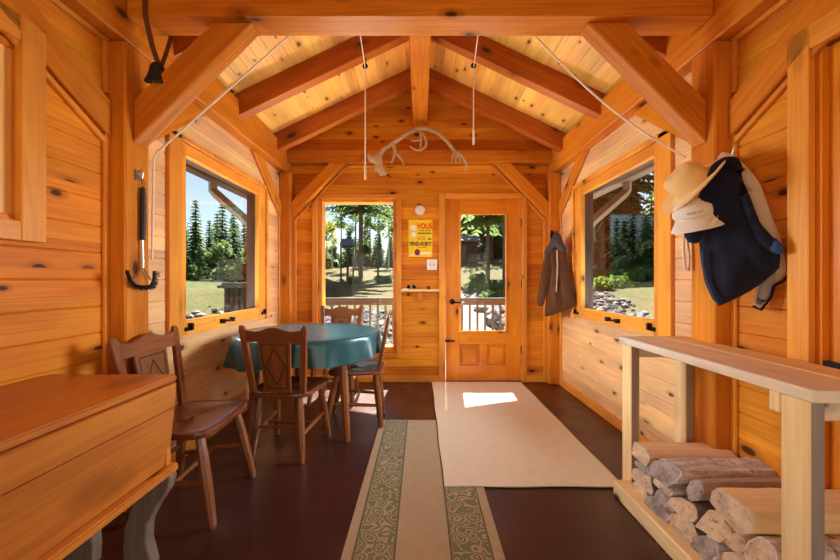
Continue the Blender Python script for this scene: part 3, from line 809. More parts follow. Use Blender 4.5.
p2 = conifer('pine_tree', 'thick trunked pine at the right edge of the door glass', None, 10, 1.5, 12, .4, 'spruce_pale', 13, .26, .17); p2.location = (3.8, 16.5, gz(3.8, 16.5))
GS = 'low bushes by the gravel path'
for k, (x, y, sc) in enumerate(((2.4, 12.5, .5), (2.9, 14, .6), (2.2, 15.5, .45), (3.2, 11.5, .5), (-4.6, 16, .4), (-3.4, 19.5, .35), (-2.0, 20, .35), (1.5, 19.5, .3), (2.9, 18.5, .4))):
    random.seed(50 + k); z = gz(x, y); mb = MB()
    for q in range(5): leaf_cloud(mb, (random.uniform(-.9, .9) * sc, random.uniform(-.9, .9) * sc, sc * .5), sc * .7, 90, .09, 0, .8)
    mb.v = [p + Vector((x, y, z)) for p in mb.v]
    o = mb.build('bush', M['leaf' if k % 2 else 'spruce_pale'], base=(x, y, z))
    tag(o, 'low leafy bush beside the gravel path, seen through the door glass' if x > 0 else 'low bush on the far grass, seen through the back window', 'bush', GS if x > 0 else 'low bushes on the far grass')
# right forest
G3 = 'pines behind the stone bank'; L3 = 'dark pine of the woods behind the stone bank, seen through the right window'
random.seed(33)
for k in range(26):
    ratio = .42 + .24 * ((k * .618) % 1); y = random.uniform(20, 34)
    far = ratio > .56
    plant((s_d, s_b, s_d, l_a)[k % 4], ratio * y, y, random.uniform(.7, .9) if far else random.uniform(1.1, 1.6), L3, G3)
p3 = conifer('pine_tree', 'large near pine with bare lower trunk at the left of the right window', None, 11, 2.4, 17, .30, 'spruce', 14, .28, .2); p3.location = (9.7, 20, gz(9.7, 20))
p4 = conifer('pine_tree', 'near pine with overhanging boughs behind the right downspout', None, 12, 3.2, 17, .40, 'spruce', 15, .28, .17); p4.location = (12.0, 22, gz(12, 22))
random.seed(34)
GR = 'low shrubs above the stone bank'
for k in range(12):
    ratio = .43 + .22 * ((k * .618) % 1); y = random.uniform(14, 19); x = ratio * y; z = gz(x, y); sc = random.uniform(.3, .6); mb = MB()
    for q in range(4): leaf_cloud(mb, (random.uniform(-1, 1) * sc, random.uniform(-1, 1) * sc, sc * .4), sc * .7, 90, .09, 0, .7)
    mb.v = [p + Vector((x, y, z)) for p in mb.v]
    tag(mb.build('bush', M['leaf' if k % 2 else 'spruce_pale'], base=(x, y, z)), 'low shrub on the grass above the stone bank, seen through the right window', 'bush', GR)
# birdhouse on a post, two clothes poles, distant shed
x, y = -3.88, 20; z = gz(x, y)
r = thing('birdhouse', 'blue roofed birdhouse on a grey post, seen through the back window', 'birdhouse', (x, y, z))
MB().box(x - .05, x + .05, y - .05, y + .05, z, 2.86).build('pole', M['grey_post'], r)
MB().box(x - .28, x + .28, y - .2, y + .2, 2.86, 3.12).build('box', M['stair_dark'], r)
MB().prism([(x - .38, y - .3, 3.0), (x + .38, y - .3, 3.0), (x + .24, y - .3, 3.34), (x - .24, y - .3, 3.34)], (0, .6, 0)).build('roof', plain('blue_roof', srgb(70, 84, 112), .5), r)
for x, y, lab in ((-4.45, 21, 'grey wooden pole left of the birdhouse'), (-3.85, 21.5, 'grey wooden pole right of the birdhouse'), (-2.25, 20, 'slim grey pole on the grass right of the big conifer')):
    z = gz(x, y); tag(MB().tube([(x, y, z - .1), (x, y, z + 2.1)], .05, 8).build('wooden_pole', M['grey_post'], base=(x, y, z)), lab, 'pole')
x, y = 2.9, 25.5; z = gz(x, y)
r = thing('shed', 'brown shed with pale roof among the trees, seen through the door glass', 'shed', (x, y, z))
MB().box(x - 1.2, x + 1.05, y, y + 1.6, z - .1, z + 1.45).build('shed_wall', wood('shed_boards', srgb(92, 62, 46), srgb(66, 42, 32), 2), r)
MB().prism([(x - 1.4, y - .3, z + 1.45), (x + 1.2, y - .3, z + 1.45), (x + 1.2, y + .9, z + 1.95), (x - 1.4, y + .9, z + 1.95)], (0, 0, .08)).build('shed_roof', M['path'], r)

# ================================================================== FURNITURE
random.seed(99)
# ---- dining chair, faces +y, base at the seat centre on the floor
def make_chair(label):
    r = thing('dining_chair', label, 'chair', group=None)
    # saddle seat
    n = 40; out = []
    for k in range(n):
        a = 2 * PI * k / n; c, s_ = math.cos(a), math.sin(a)
        e = .42; x = math.copysign(abs(c) ** e, c); y = math.copysign(abs(s_) ** e, s_)
        hw = .205 + .04 * (y * .5 + .5); out.append((x * hw, y * .222))
    def ring(sc, z, scoop=0):
        rr = []
        for x, y in out:
            zz = z - scoop * (1 - .35 * max(0, y / .2)) + (.006 * (y / .22) if scoop else 0); rr.append(Vector((x * sc, y * sc, zz)))
        return rr
    mb = MB().loft([ring(.93, .415), ring(.985, .42), ring(1, .432), ring(.985, .446), ring(.93, .45), ring(.80, .447, .004), ring(.55, .447, .010), ring(.2, .447, .012), ring(.01, .447, .012)])
    mb.build('seat', M['seat_wood'], r, world=False, ang=50)
    for sx in (-1, 1):
        for (tx, ty, fx, fy) in ((.165, .145, .205, .235), (.135, -.145, .172, -.195)):
            top, ft = Vector((sx * tx, ty, .425)), Vector((sx * fx, fy, .012))
            P = [top.lerp(ft, t) for t in (0, .25, .55, 1)]
            lg = MB().tube(P, [.019, .025, .026, .019], 8, smooth=False).build('leg', M['oak_z'], r, world=False)
            MB().lathe([(.0145, 0), (.0165, .004), (.0165, .012)], 12, Matrix.Translation((sx * fx, fy, 0))).build('glide', M['steel'], lg, world=False)
    def lp(sx, fr, z):
        (tx, ty, fx, fy) = (.165, .145, .205, .235) if fr else (.135, -.145, .172, -.195)
        t = (.425 - z) / .413; return Vector((sx * (tx + (fx - tx) * t), ty + (fy - ty) * t, z))
    for sx in (-1, 1):
        a, b = lp(sx, 1, .20), lp(sx, 0, .17); MB().tube([a, (a + b) / 2, b], [.011, .015, .011], 8).build('stretcher', M['oak_y'], r, world=False)
    a = (lp(-1, 1, .20) + lp(-1, 0, .17)) / 2; b = (lp(1, 1, .20) + lp(1, 0, .17)) / 2
    MB().tube([a, (a + b) / 2, b], [.011, .014, .011], 8).build('stretcher', M['oak_x'], r, world=False)
    a, b = lp(-1, 0, .22), lp(1, 0, .22); MB().tube([a, b], .011, 8).build('stretcher', M['oak_x'], r, world=False)
    by = lambda z: -.172 - .078 * (z - .44) / .43
    for sx in (-1, 1):
        x0, x1 = sx * .168, sx * .205
        rings = []
        for z, x, w, d in ((.43, x0, .019, .017), (.60, x0 + (x1 - x0) * .4, .021, .015), (.86, x1, .021, .013), (.885, x1 + sx * .002, .015, .009)):
            y = by(z); rings.append([Vector((x - w, y - d, z)), Vector((x + w, y - d, z)), Vector((x + w, y + d, z)), Vector((x - w, y + d, z))])
        MB().loft(rings, 0, False).build('back_post', M['oak_z'], r, bev=.004, world=False)
    # crest rail with a waved top edge
    N = 16; fr_, bk = [], []
    for side in (-1, 1):
        pass
    top = []
    for i in range(N + 1):
        x = -.186 + .372 * i / N; u = abs(x) / .186
        z = .862 + .012 * math.cos(PI * min(1, u / .55)) - (.006 if u > .55 else 0) + .012 * max(0, (u - .6) / .4)
        top.append((x, z))
    bot = [(.180, .775), (.06, .782), (-.06, .782), (-.180, .775)]
    poly = [Vector((x, by(z) - .011, z)) for x, z in top] + [Vector((x, by(z) - .011, z)) for x, z in bot]
    MB().prism(poly, (0, .022, 0)).build('crest_rail', M['oak_x'], r, bev=.003, world=False)
    poly = [(-.088, .448), (.088, .448), (.112, .785), (-.112, .785)]
    sp = MB().prism([Vector((x, by(z) - .008, z)) for x, z in poly], (0, .016, 0)).build('back_splat', M['oak_z'], r, bev=.002, world=False)
    ln = MB()
    def line(p, q, w=.0045):
        for off in (-.0088, .0088):
            P, Q = Vector((p[0], by(p[1]) + off, p[1])), Vector((q[0], by(q[1]) + off, q[1]))
            d = (Q - P).normalized(); sd = Vector((0, 1, 0)).cross(d).normalized() * w / 1
            ln.prism([P - sd, P + sd, Q + sd, Q - sd], (0, .001 if off > 0 else -.001, 0))
    A, B, C, D = (-.068, .475), (.068, .475), (.088, .762), (-.088, .762)
    for p, q in ((A, B), (B, C), (C, D), (D, A), ((0, .735), (.066, .62)), ((.066, .62), (0, .50)), ((0, .50), (-.066, .62)), ((-.066, .62), (0, .735))): line(p, q, .003)
    ln.build('carved_line', M['oak_edge'], sp, world=False)
    return r
ch = make_chair('dark wooden chair standing alone along the left wall behind the dough box')
ch.location = (-1.185, 1.945, 0); ch.scale = (1.1, .93, 1); ch.rotation_euler = (0, 0, R(-88)); ch['group'] = 'matching dining chairs'
dup(ch, (-.885, 2.535, 0), R(-4), 'dark wooden chair with its back to the camera at the round table', scale=(.95, 1, .985))
dup(ch, (-.505, 3.06, 0), R(93), 'dark wooden chair seen edge on at the right side of the round table', scale=(1, 1, 1))
dup(ch, (-.82, 3.66, 0), R(180), 'dark wooden chair behind the round table in front of the tall window', scale=(.98, 1, 1))

# ---- table and cloth
TC = Vector((-.87, 2.945, 0))
r = thing('round_table', 'round dining table on four legs under a teal cloth', 'table', TC)
MB().lathe([(.001, .715), (.52, .715), (.535, .722), (.535, .736), (.52, .742), (.001, .742)], 48, Matrix.Translation(TC)).build('tabletop', M['oak_x'], r)
MB().lathe([(.40, .64), (.42, .64), (.42, .714), (.40, .714)], 40, Matrix.Translation(TC)).build('apron', M['oak_x'], r)
for dx, dy in ((.35, -.285), (-.35, -.285), (.225, .385), (-.225, .385)):
    a = TC + Vector((dx * .86, dy * .86, .70)); b = TC + Vector((dx, dy, 0))
    MB().tube([a, a.lerp(b, .3), a.lerp(b, .8), b], [.03, .032, .027, .022], 8, smooth=False).build('leg', M['oak_z'], r)
n = 128; rings = []
def crad(a, t):
    fold = .014 * math.sin(9 * a + 1.2 * math.sin(2 * a)) + .009 * math.sin(17 * a + 2)
    lft = max(0, math.cos(a - PI * 1.03)) ** 6
    return .548 + t * (.012 + fold * 1.1) + t * .045 * lft
for rr, z, t in ((.001, .7505, 0), (.2, .7505, 0), (.42, .7505, 0), (.525, .7505, 0), (.545, .746, .0), (.552, .734, .1)):
    rings.append([TC + Vector((rr * math.cos(2 * PI * k / n), rr * math.sin(2 * PI * k / n), z)) for k in range(n)])
for t in (.25, .45, .65, .85, 1.0):
    row = []
    for k in range(n):
        a = 2 * PI * k / n; R_ = crad(a, t); dz = .165 + .055 * max(0, math.cos(a - PI * 1.12)) ** 3 + .008 * math.sin(5 * a)
        row.append(TC + Vector((R_ * math.cos(a), R_ * math.sin(a), .745 - dz * t)))
    rings.append(row)
inner = [[TC + Vector(((p - TC).x * .994, (p - TC).y * .994, (p - TC).z)) for p in rw] for rw in rings[::-1][:7]]
inner += [[TC + Vector(((p - TC).x * .99, (p - TC).y * .99, .7445)) for p in rings[3]], [TC + Vector(((p - TC).x, (p - TC).y, .7445)) for p in rings[0]]]
o = MB().loft(rings + inner, caps=False).build('tablecloth', M['cloth'], base=TC + Vector((0, 0, .55)), ang=60)
tag(o, 'teal oilcloth tablecloth draped over the round table', 'tablecloth')

# ---- dough box
r = thing('dough_box', 'long honey pine dough box on curved grey legs at the left edge', 'chest', (-1.27, 1.0, 0))
zb, zt = .425, .735
MB().prism([(-.988, .47, .64), (-.988, 1.505, .64), (-.985, 1.512, zt), (-.985, .46, zt)], (-.025, 0, 0)).build('front_board', M['honey_y'], r, bev=.003)
MB().prism([(-.992, .50, zb), (-.992, 1.475, zb), (-.988, 1.503, .638), (-.988, .472, .638)], (-.025, 0, 0)).build('front_board', M['honey_y'], r, bev=.003)
MB().prism([(-1.50, .46, zt), (-1.50, .485, zt), (-1.47, .525, zb), (-1.47, .50, zb)], (.485, 0, 0)).prism([(-1.50, 1.51, zt), (-1.50, 1.485, zt), (-1.47, 1.45, zb), (-1.47, 1.475, zb)], (.485, 0, 0)).box(-1.50, -1.475, .486, 1.484, zb, zt).build('end_board', M['honey_x'], r)
MB().box(-1.45, -1.02, .53, 1.44, zb, zb + .015).build('bottom_board', M['honey_y'], r)
MB().box(-1.53, -1.001, .43, 1.54, zt + .002, .762).build('lid', M['honey_y'], r, bev=.006, seg=2)
MB().box(-1.001, -.962, .46, 1.49, .394, .424).build('bottom_rail', M['trim_y'], r, bev=.006, seg=2)
MB().box(-1.45, -1.001, .48, .52, .394, .424).box(-1.45, -1.001, 1.445, 1.49, .394, .424).build('bottom_rail', M['trim_x'], r, bev=.004)
def cab_leg(xs, y):
    L = [(-1.090, .394), (-1.105, .33), (-1.150, .25), (-1.182, .16), (-1.190, .07), (-1.185, 0)]
    Rr = [(-1.072, 0), (-1.082, .04), (-1.098, .10), (-1.094, .17), (-1.060, .24), (-1.014, .305), (-1.002, .35), (-1.016, .394)]
    P = L + Rr
    if xs: P = [(-2.50 - a, b) for a, b in P]
    return MB().prism([(a, y, b) for a, b in P], (0, .052, 0))
for xs in (0, 1):
    for y in (1.49, .47): cab_leg(xs, y).build('leg', M['grey_wood'], r, bev=.004)

# ---- rugs
o = MB().box(-.338, .338, .05, 3.05, 0, .005).build('runner_rug', M['runner'], base=(0, 1.5, 0))
tag(o, 'narrow beige runner rug with green scroll borders, lying lengthwise on the dark floor', 'rug')
def rpart(x0, x1, nm, mat): 
    p = MB().box(x0, x1, .05, 3.05, .0052, .0064).build(nm, mat, o); return p
for s in (-1, 1):
    rpart(*sorted((s * .115, s * .124)), 'border_line', M['green_line']); rpart(*sorted((s * .286, s * .294)), 'border_line', M['green_line'])
    rpart(*sorted((s * .126, s * .284)), 'scroll_border', M['scroll'])
o.location.x = .012; o.rotation_euler = (0, 0, R(-.2))
mb = MB(); nx, ny = 24, 50; x0, x1, y0, y1 = .135, 1.125, 2.06, 4.17
def rz_(x, y): return .0085
top = [(x0 + (x1 - x0) * i / nx + .0025 * math.sin(j * .35) * (1 if i in (0, nx) else 0), y0 + (y1 - y0) * j / ny + .004 * math.sin(i * .5) * (1 if j in (0, ny) else 0), .0125 + .0012 * noise.noise(Vector((i * .3, j * .3, 1)))) for j in range(ny + 1) for i in range(nx + 1)]
w_ = nx + 1
mb.add(top + [(a, b, .0068) for a, b, c in top], [(j * w_ + i, j * w_ + i + 1, (j + 1) * w_ + i + 1, (j + 1) * w_ + i) for j in range(ny) for i in range(nx)], 0, True)
m_ = w_ * (ny + 1); bd = [i for i in range(w_)] + [j * w_ + nx for j in range(1, ny + 1)] + [ny * w_ + i for i in range(nx - 1, -1, -1)] + [j * w_ for j in range(ny - 1, 0, -1)]
for a, b in zip(bd, bd[1:] + bd[:1]): mb.f.append([a, b, b + m_, a + m_]); mb.m.append(0); mb.s.append(False)
mb.f.append([q + m_ for q in bd]); mb.m.append(0); mb.s.append(False)
o = mb.build('beige_rug', M['rug'], base=(.63, 3.1, 0)); tag(o, 'plain beige woven rug in front of the door, lapping over the runner', 'rug')

# ---- firewood bench
r = thing('firewood_bench', 'rough lumber bench with open firewood bay at the lower right', 'bench', (1.28, 1.57, 0))
MB().prism([(1.113, 1.058, .80), (1.113, 2.085, .80), (1.33, 2.085, .80), (1.33, 1.02, .80)], (0, 0, .037)).build('top_board', M['weathered_y'], r, bev=.004)
MB().box(1.334, 1.475, 1.03, 2.085, .80, .837).build('top_board', M['raw_y'], r, bev=.004)
for y0 in (1.072, 1.98):
    for x0, zt_ in ((1.12, .799), (1.41, .799)):
        pm = MB().box(x0, x0 + .047, y0, y0 + .088, 0, zt_); pm.m[2] = 1; pm.build('post', [M['raw_z'], M['weathered_shade']], r, bev=.004)
    MB().box(1.168, 1.409, y0 + .022, y0 + .062, .735, .799).build('cross_rail', M['weathered_x'], r, bev=.003)
    MB().box(1.168, 1.409, y0 + .022, y0 + .062, .012, .05).build('cross_rail', M['raw_x'], r, bev=.003)
MB().box(1.121, 1.166, 1.162, 1.20, .735, .799).build('cleat', M['raw_z'], r, bev=.003)
MB().box(1.035, 1.118, .95, 2.0, 0, .082).build('floor_rail', M['raw_y'], r, bev=.006)
for k in range(3): MB().box(1.122 + k * .098, 1.122 + k * .098 + .09, 1.162, 1.978, .051, .070).build('slat', M['weathered_y'], r, bev=.003)

# ---- firewood: each log a thing. section in (y, z), axis along x
def mat_bark(name, a, b, c):
    t = NT(name); raw, v = t.coord()
    n = t.noise(t.vmath('MULTIPLY', v, (14, 40, 40)), 1.0, 4, .65); n2 = t.noise(t.vmath('MULTIPLY', v, (30, 9, 9)), 1.0, 4, .7)
    col = t.mix(t.rng(n, .38, .62), a, b); col = t.mix(t.rng(n2, .56, .68), col, c)
    return t.finish(col, .85, n, .6, .006, .15)
M['birch_bark'] = mat_bark('birch_bark', srgb(222, 208, 196), srgb(176, 162, 152), srgb(64, 52, 46))
M['dark_bark'] = mat_bark('dark_bark', srgb(124, 108, 98), srgb(86, 74, 68), srgb(44, 36, 33))
M['split'] = wood('split_wood', srgb(236, 204, 160), srgb(208, 168, 122), 0, rough=.75, knots=.6, kr=.04, spec=.15, tone=.1)
M['split_warm'] = wood('split_wood_warm', srgb(240, 214, 160), srgb(224, 186, 124), 0, rough=.7, knots=0, spec=.15)
M['split_grey'] = wood('split_wood_grey', srgb(190, 172, 158), srgb(150, 134, 124), 0, rough=.8, knots=0, spec=.15)
def mat_end(name, a, b, c):
    t = NT(name); raw, v = t.coord(); n = t.noise(v, 16, 4, .7); n2 = t.noise(t.vmath('MULTIPLY', v, (6, 22, 60)), 1.0, 4, .7)
    col = t.mix(t.rng(n, .40, .62), a, b); col = t.mix(t.rng(n2, .58, .70), col, c)
    return t.finish(col, .85, n2, .6, .006, .1)
M['endgrain'] = mat_end('end_grain', srgb(222, 188, 148), srgb(184, 156, 130), srgb(120, 90, 66))
M['endgrain_grey'] = mat_end('grey_end_grain', srgb(178, 160, 146), srgb(134, 118, 108), srgb(78, 64, 56))
def log(sec, x0, x1, label, mats, bark=None, slant=0.0, yaw=0.0, rough=.004, pitch=0.0):
    """sec: polygon (y, z); mats = (side, end); bark = indices of edges covered by bark"""
    cy = sum(p[0] for p in sec) / len(sec); cz = sum(p[1] for p in sec) / len(sec)
    # refine polygon
    P = []; eid = []
    for i, p in enumerate(sec):
        q = sec[(i + 1) % len(sec)]
        for t in (0, 1 / 3, 2 / 3): P.append((p[0] + (q[0] - p[0]) * t, p[1] + (q[1] - p[1]) * t)); eid.append(i)
    nseg = 9; rings = []; sd = random.random() * 50
    for k in range(nseg + 1):
        f = k / nseg; ring = []
        for (y, z) in P:
            nn = noise.noise(Vector((f * 3 + sd, y * 16, z * 16))); n2 = noise.noise(Vector((f * 9 + sd, y * 60, z * 60)))
            s = 1 + (rough * 14) * nn + rough * 12 * n2
            yy, zz = cy + (y - cy) * s, cz + (z - cz) * s
            x = x0 + (x1 - x0) * f + (slant * 1.5 * (zz - cz) if k == 0 else 0) + (n2 * rough * 1.5 if k == 0 else 0)
            yy += yaw * (x - x0); zz += pitch * (x - x0)
            ring.append(Vector((x, yy, zz)))
        rings.append(ring)
    mb = MB(); mb.loft(rings, 0, True, caps=False)
    n = len(P)
    mb.f.append(list(range(n))[::-1]); mb.m.append(1); mb.s.append(False)
    mb.f.append([nseg * n + i for i in range(n)]); mb.m.append(1); mb.s.append(False)
    base = ((x0 + x1) / 2, cy, min(p[1] for p in sec))
    o = mb.build('firewood_log', list(mats), base=base, ang=28); tag(o, label, 'firewood', 'stacked firewood logs')
    if bark:
        bm_ = MB(); idx = [i for i in range(n) if eid[i] in bark]
        idx2 = idx + [(idx[-1] + 1) % n]
        out = []
        for rg in rings:
            c = sum(rg, Vector()) / n
            out.append([p + (p - c).normalized() * .005 for p in (rg[i] for i in idx2)] + [rg[i] - (rg[i] - c).normalized() * .002 for i in idx2[::-1]])
        b = bm_.loft(out, 0, True)
        b.build('bark', M['birch_bark'] if 'birch' in label or mats[0] is M['split_grey'] else M['dark_bark'], o)
    return o
def arc(c, r, a0, a1, n=6, sy=1, sz=1): return [(c[0] + r * sy * math.cos(R(a0 + (a1 - a0) * i / (n - 1))), c[1] + r * sz * math.sin(R(a0 + (a1 - a0) * i / (n - 1)))) for i in range(n)]
sw, sg, gr = (M['split'], M['endgrain']), (M['split_grey'], M['endgrain_grey']), (M['split_warm'], M['endgrain'])
# bottom row
def flat(y0, y1, z0, z1, tilt=0.0):
    m = (y0 + y1) / 2; h = z1 - z0; rr = lambda a: random.uniform(-a, a)
    q = [(y1 - .004, z0 + .1 * h), (m + rr(.02), z0 + rr(.004)), (y0 + .006, z0 + .12 * h), (y0, z0 + (.55 + rr(.15)) * h), (y0 + (y1 - y0) * .3, z1 + rr(.006)), (y0 + (y1 - y0) * .68, z1 + rr(.006)), (y1, z0 + (.6 + rr(.15)) * h)]
    return [(y, z + tilt * (y - m)) for y, z in q][::-1]
BK = (1, 2, 3)
log(flat(1.80, 1.93, .073, .132), 1.10, 1.47, 'pale split log low at the far end of the firewood bay', sw, slant=.2)
log(flat(1.635, 1.795, .073, .138), 1.085, 1.47, 'grey weathered flat log on the shelf beside the far pale splits', sg, BK, slant=.3)
log(flat(1.50, 1.63, .073, .125), 1.095, 1.46, 'small pale split log in the bottom row under the bark edged wedge', sw, slant=.35)
log(flat(1.36, 1.495, .073, .125), 1.09, 1.46, 'grey ended log in the bottom row next to the floor rail', sg, BK, slant=.3)
log(flat(1.18, 1.355, .073, .135), 1.11, 1.46, 'pale split log at the bottom beside the near bench post', sw, slant=.2)
# middle rows
log(flat(1.74, 1.92, .138, .20), 1.09, 1.47, 'pale grey log end at the far side under the pale topmost log', sw, BK, slant=.25)
log(flat(1.605, 1.735, .142, .198), 1.10, 1.46, 'thin grey brown wedge in the middle of the far stack', sg, BK, slant=.4)
log(flat(1.455, 1.60, .13, .178, -.08), 1.075, 1.46, 'pale wedge with grey bark edge in the middle of the stack', sw, BK, slant=.5)
log(flat(1.345, 1.45, .13, .185, -.1), 1.07, 1.46, 'broad grey barked split log in front of the yellow splintered log', sg, BK, slant=.5)
log(flat(1.205, 1.345, .14, .20, -.1), 1.095, 1.46, 'pale split log below the square cut log, next to the grey birch', sw, slant=.45)
log(flat(1.76, 1.91, .205, .245), 1.10, 1.46, 'thin flat log pressed under the topmost pale log', sg, slant=.2)
log(flat(1.62, 1.745, .202, .243), 1.095, 1.46, 'thin pale slab under the thick birch log', sw, BK, slant=.4)
log(flat(1.46, 1.615, .185, .24, -.05), 1.085, 1.46, 'long pale split face with dark bark left of the yellow splintered log', sw, BK, slant=.5)
log([(1.45, .192), (1.35, .205), (1.335, .245), (1.38, .27), (1.445, .262)], 1.10, 1.47, 'yellowish splintered log under the square cut log', gr, slant=.45, rough=.012)
log(flat(1.26, 1.335, .212, .258, -.1), 1.10, 1.46, 'small pale wedge between the square cut log and the grey birch', sw, slant=.45)
log(arc((1.205, .255), .052, -60, 250, 9, .95, 1), 1.10, 1.48, 'grey barked birch log at the front beside the bench post', sw, (0, 1, 2, 3, 4, 5, 6, 7), slant=.3)
# top row
log([(1.93, .250), (1.80, .248), (1.79, .295), (1.83, .318), (1.925, .315)], 1.10, 1.52, 'long pale split log topmost at the far end of the stack', sw, slant=.15, yaw=-.03)
log([(1.775, .248), (1.63, .246), (1.60, .28), (1.625, .318), (1.70, .328), (1.765, .305)], 1.10, 1.54, 'thick birch log with flaking grey bark across the top of the stack', sg, (2, 3, 4), slant=.45, rough=.010)
log(arc((1.535, .285), .042, -80, 260, 8), 1.13, 1.50, 'small round grey log lying between the birch log and the square cut log', sg, slant=.35, yaw=.04)
log([(1.425, .303), (1.285, .272), (1.245, .302), (1.245, .372), (1.40, .372), (1.425, .345)], 1.11, 1.56, 'square cut pale log with sawn end on top of the stack nearest the bench post', gr, slant=.12, yaw=-.02)

# ================================================================== HANGING THINGS AND SMALL OBJECTS
def plane_pts(pix, p0, nrm):
    p0 = Vector(p0); nrm = Vector(nrm); out = []
    for u, v in pix:
        d = Vector(((u - 420) / F, 1, -(v - 280) / F)); t = (p0 - EYE).dot(nrm) / d.dot(nrm); out.append(EYE + d * t)
    return out
def soft(outline, nrm, thick, step=.018, fold=.012, fdir=(0, 0, 1), fscale=16, edge=.035, seed=0, back=.25):
    """puffy cloth shape from a planar outline"""
    n = Vector(nrm).normalized(); c0 = outline[0]; e1 = Vector((0, 0, 1)).cross(n).normalized(); e2 = n.cross(e1)
    P = [Vector(((p - c0).dot(e1), (p - c0).dot(e2))) for p in outline]
    # Catmull-Rom resample of the boundary
    B = []; m = len(P)
    for i in range(m):
        a, b, c, d = P[i - 1], P[i], P[(i + 1) % m], P[(i + 2) % m]
        k = max(1, int((c - b).length / step))
        for j in range(k):
            t = j / k
            B.append(.5 * ((2 * b) + (c - a) * t + (2 * a - 5 * b + 4 * c - d) * t * t + (3 * b - a - 3 * c + d) * t ** 3) * .55 + (b + (c - b) * t) * .45)
    def inside(p):
        r_ = False; j = len(B) - 1
        for i in range(len(B)):
            if (B[i].y > p.y) != (B[j].y > p.y) and p.x < (B[j].x - B[i].x) * (p.y - B[i].y) / (B[j].y - B[i].y) + B[i].x: r_ = not r_
            j = i
        return r_
    def dist(p):
        best = 9
        for i in range(len(B)):
            a, b = B[i - 1], B[i]; ab = b - a; t = max(0, min(1, (p - a).dot(ab) / max(1e-9, ab.dot(ab)))); best = min(best, (p - a - ab * t).length)
        return best
    xs = [q.x for q in B]; ys = [q.y for q in B]; pts = list(B); y = min(ys); row = 0
    while y < max(ys):
        x = min(xs) + (row % 2) * step / 2
        while x < max(xs):
            q = Vector((x, y))
            if inside(q) and dist(q) > step * .55: pts.append(q)
            x += step
        y += step * .866; row += 1
    nb = len(B)
    vv, _, ff, ov, _, _ = delaunay_2d_cdt(pts, [(i, (i + 1) % nb) for i in range(nb)], [list(range(nb))], 1, 1e-6)
    fd = Vector(fdir).normalized(); f2 = Vector((fd.dot(e1), fd.dot(e2))); fx = Vector((f2.y, -f2.x))
    D = [dist(q) for q in vv]
    mb = MB(); vs = []
    for q, d in zip(vv, D):
        k = 1 - math.exp(-d / edge) if d > 1e-5 else 0
        s_, t_ = q.dot(fx), q.dot(f2)
        h = thick * k + fold * k * (noise.noise(Vector((s_ * fscale, t_ * fscale * .28, seed))) + .5 * noise.noise(Vector((s_ * fscale * 2.3, t_ * fscale * .7, seed + 5))))
        vs.append(c0 + e1 * q.x + e2 * q.y + n * h)
    nv = len(vs); fs = [tuple(f) for f in ff]; bmap = {}
    for i, (q, d) in enumerate(zip(vv, D)):
        if d < 1e-5: bmap[i] = i
        else: bmap[i] = len(vs); vs.append(c0 + e1 * q.x + e2 * q.y - n * thick * back * (1 - math.exp(-d / edge)))
    fs += [tuple(bmap[i] for i in f[::-1]) for f in ff]
    mb.add(vs, fs, 0, True); return mb
def soft_px(pix, p0, nrm, thick, **k): return soft(plane_pts(pix, p0, nrm), nrm, thick, **k)

# ---- coat hooks on the right post
N1 = Vector((-.72, -.69, 0)).normalized()
hk = MB().box(1.462, 1.502, Y1 - .012, Y1 - .0005, 1.685, 1.745).tube([(1.482, Y1 - .01, 1.73), (1.482, Y1 - .05, 1.725), (1.482, Y1 - .07, 1.75), (1.482, Y1 - .075, 1.775)], .006).tube([(1.482, Y1 - .01, 1.70), (1.482, Y1 - .04, 1.685), (1.482, Y1 - .055, 1.70)], .006)
piece(hk, 'coat_hook', M['steel'], 'metal coat hook at the top of the jackets on the right post', 'hook', 0)
# ---- tan jacket (behind)
A0 = Vector((1.47, 1.70, 1.3))
r = thing('tan_jacket', 'tan zip jacket hanging behind the navy fleece on the right post', 'jacket', (1.47, 1.72, .95))
N2 = Vector((-.80, -.60, 0)).normalized()
soft_px([(716, 162), (722, 152), (735, 156), (748, 168), (760, 184), (774, 222), (786, 248), (794, 271), (783, 279), (772, 284), (768, 296), (760, 309), (753, 305), (757, 285), (752, 240), (738, 200), (722, 180)], A0, N2, .035, fold=.014, seed=3, fdir=(.25, 0, -1)).build('jacket_body', M['tan'], r, ang=80)
soft_px([(734, 158), (744, 168), (757, 187), (752, 191), (742, 184), (736, 172)], A0 + N2 * .03, N2, .02, seed=5).build('hood', M['tan'], r, ang=80)
soft_px([(769, 262), (776, 270), (774, 285), (769, 298), (760, 305), (756, 303), (760, 285)], A0 + N2 * .018, N2, .012, seed=6).build('lining', M['greycloth'], r, ang=80)
Q = plane_pts([(792, 272), (783, 281), (774, 286), (771, 297), (761, 310), (753, 306)], A0 + N2 * .03, N2); MB().tube(Q, .006, 6).build('hem_binding', M['fleece_edge'], r)
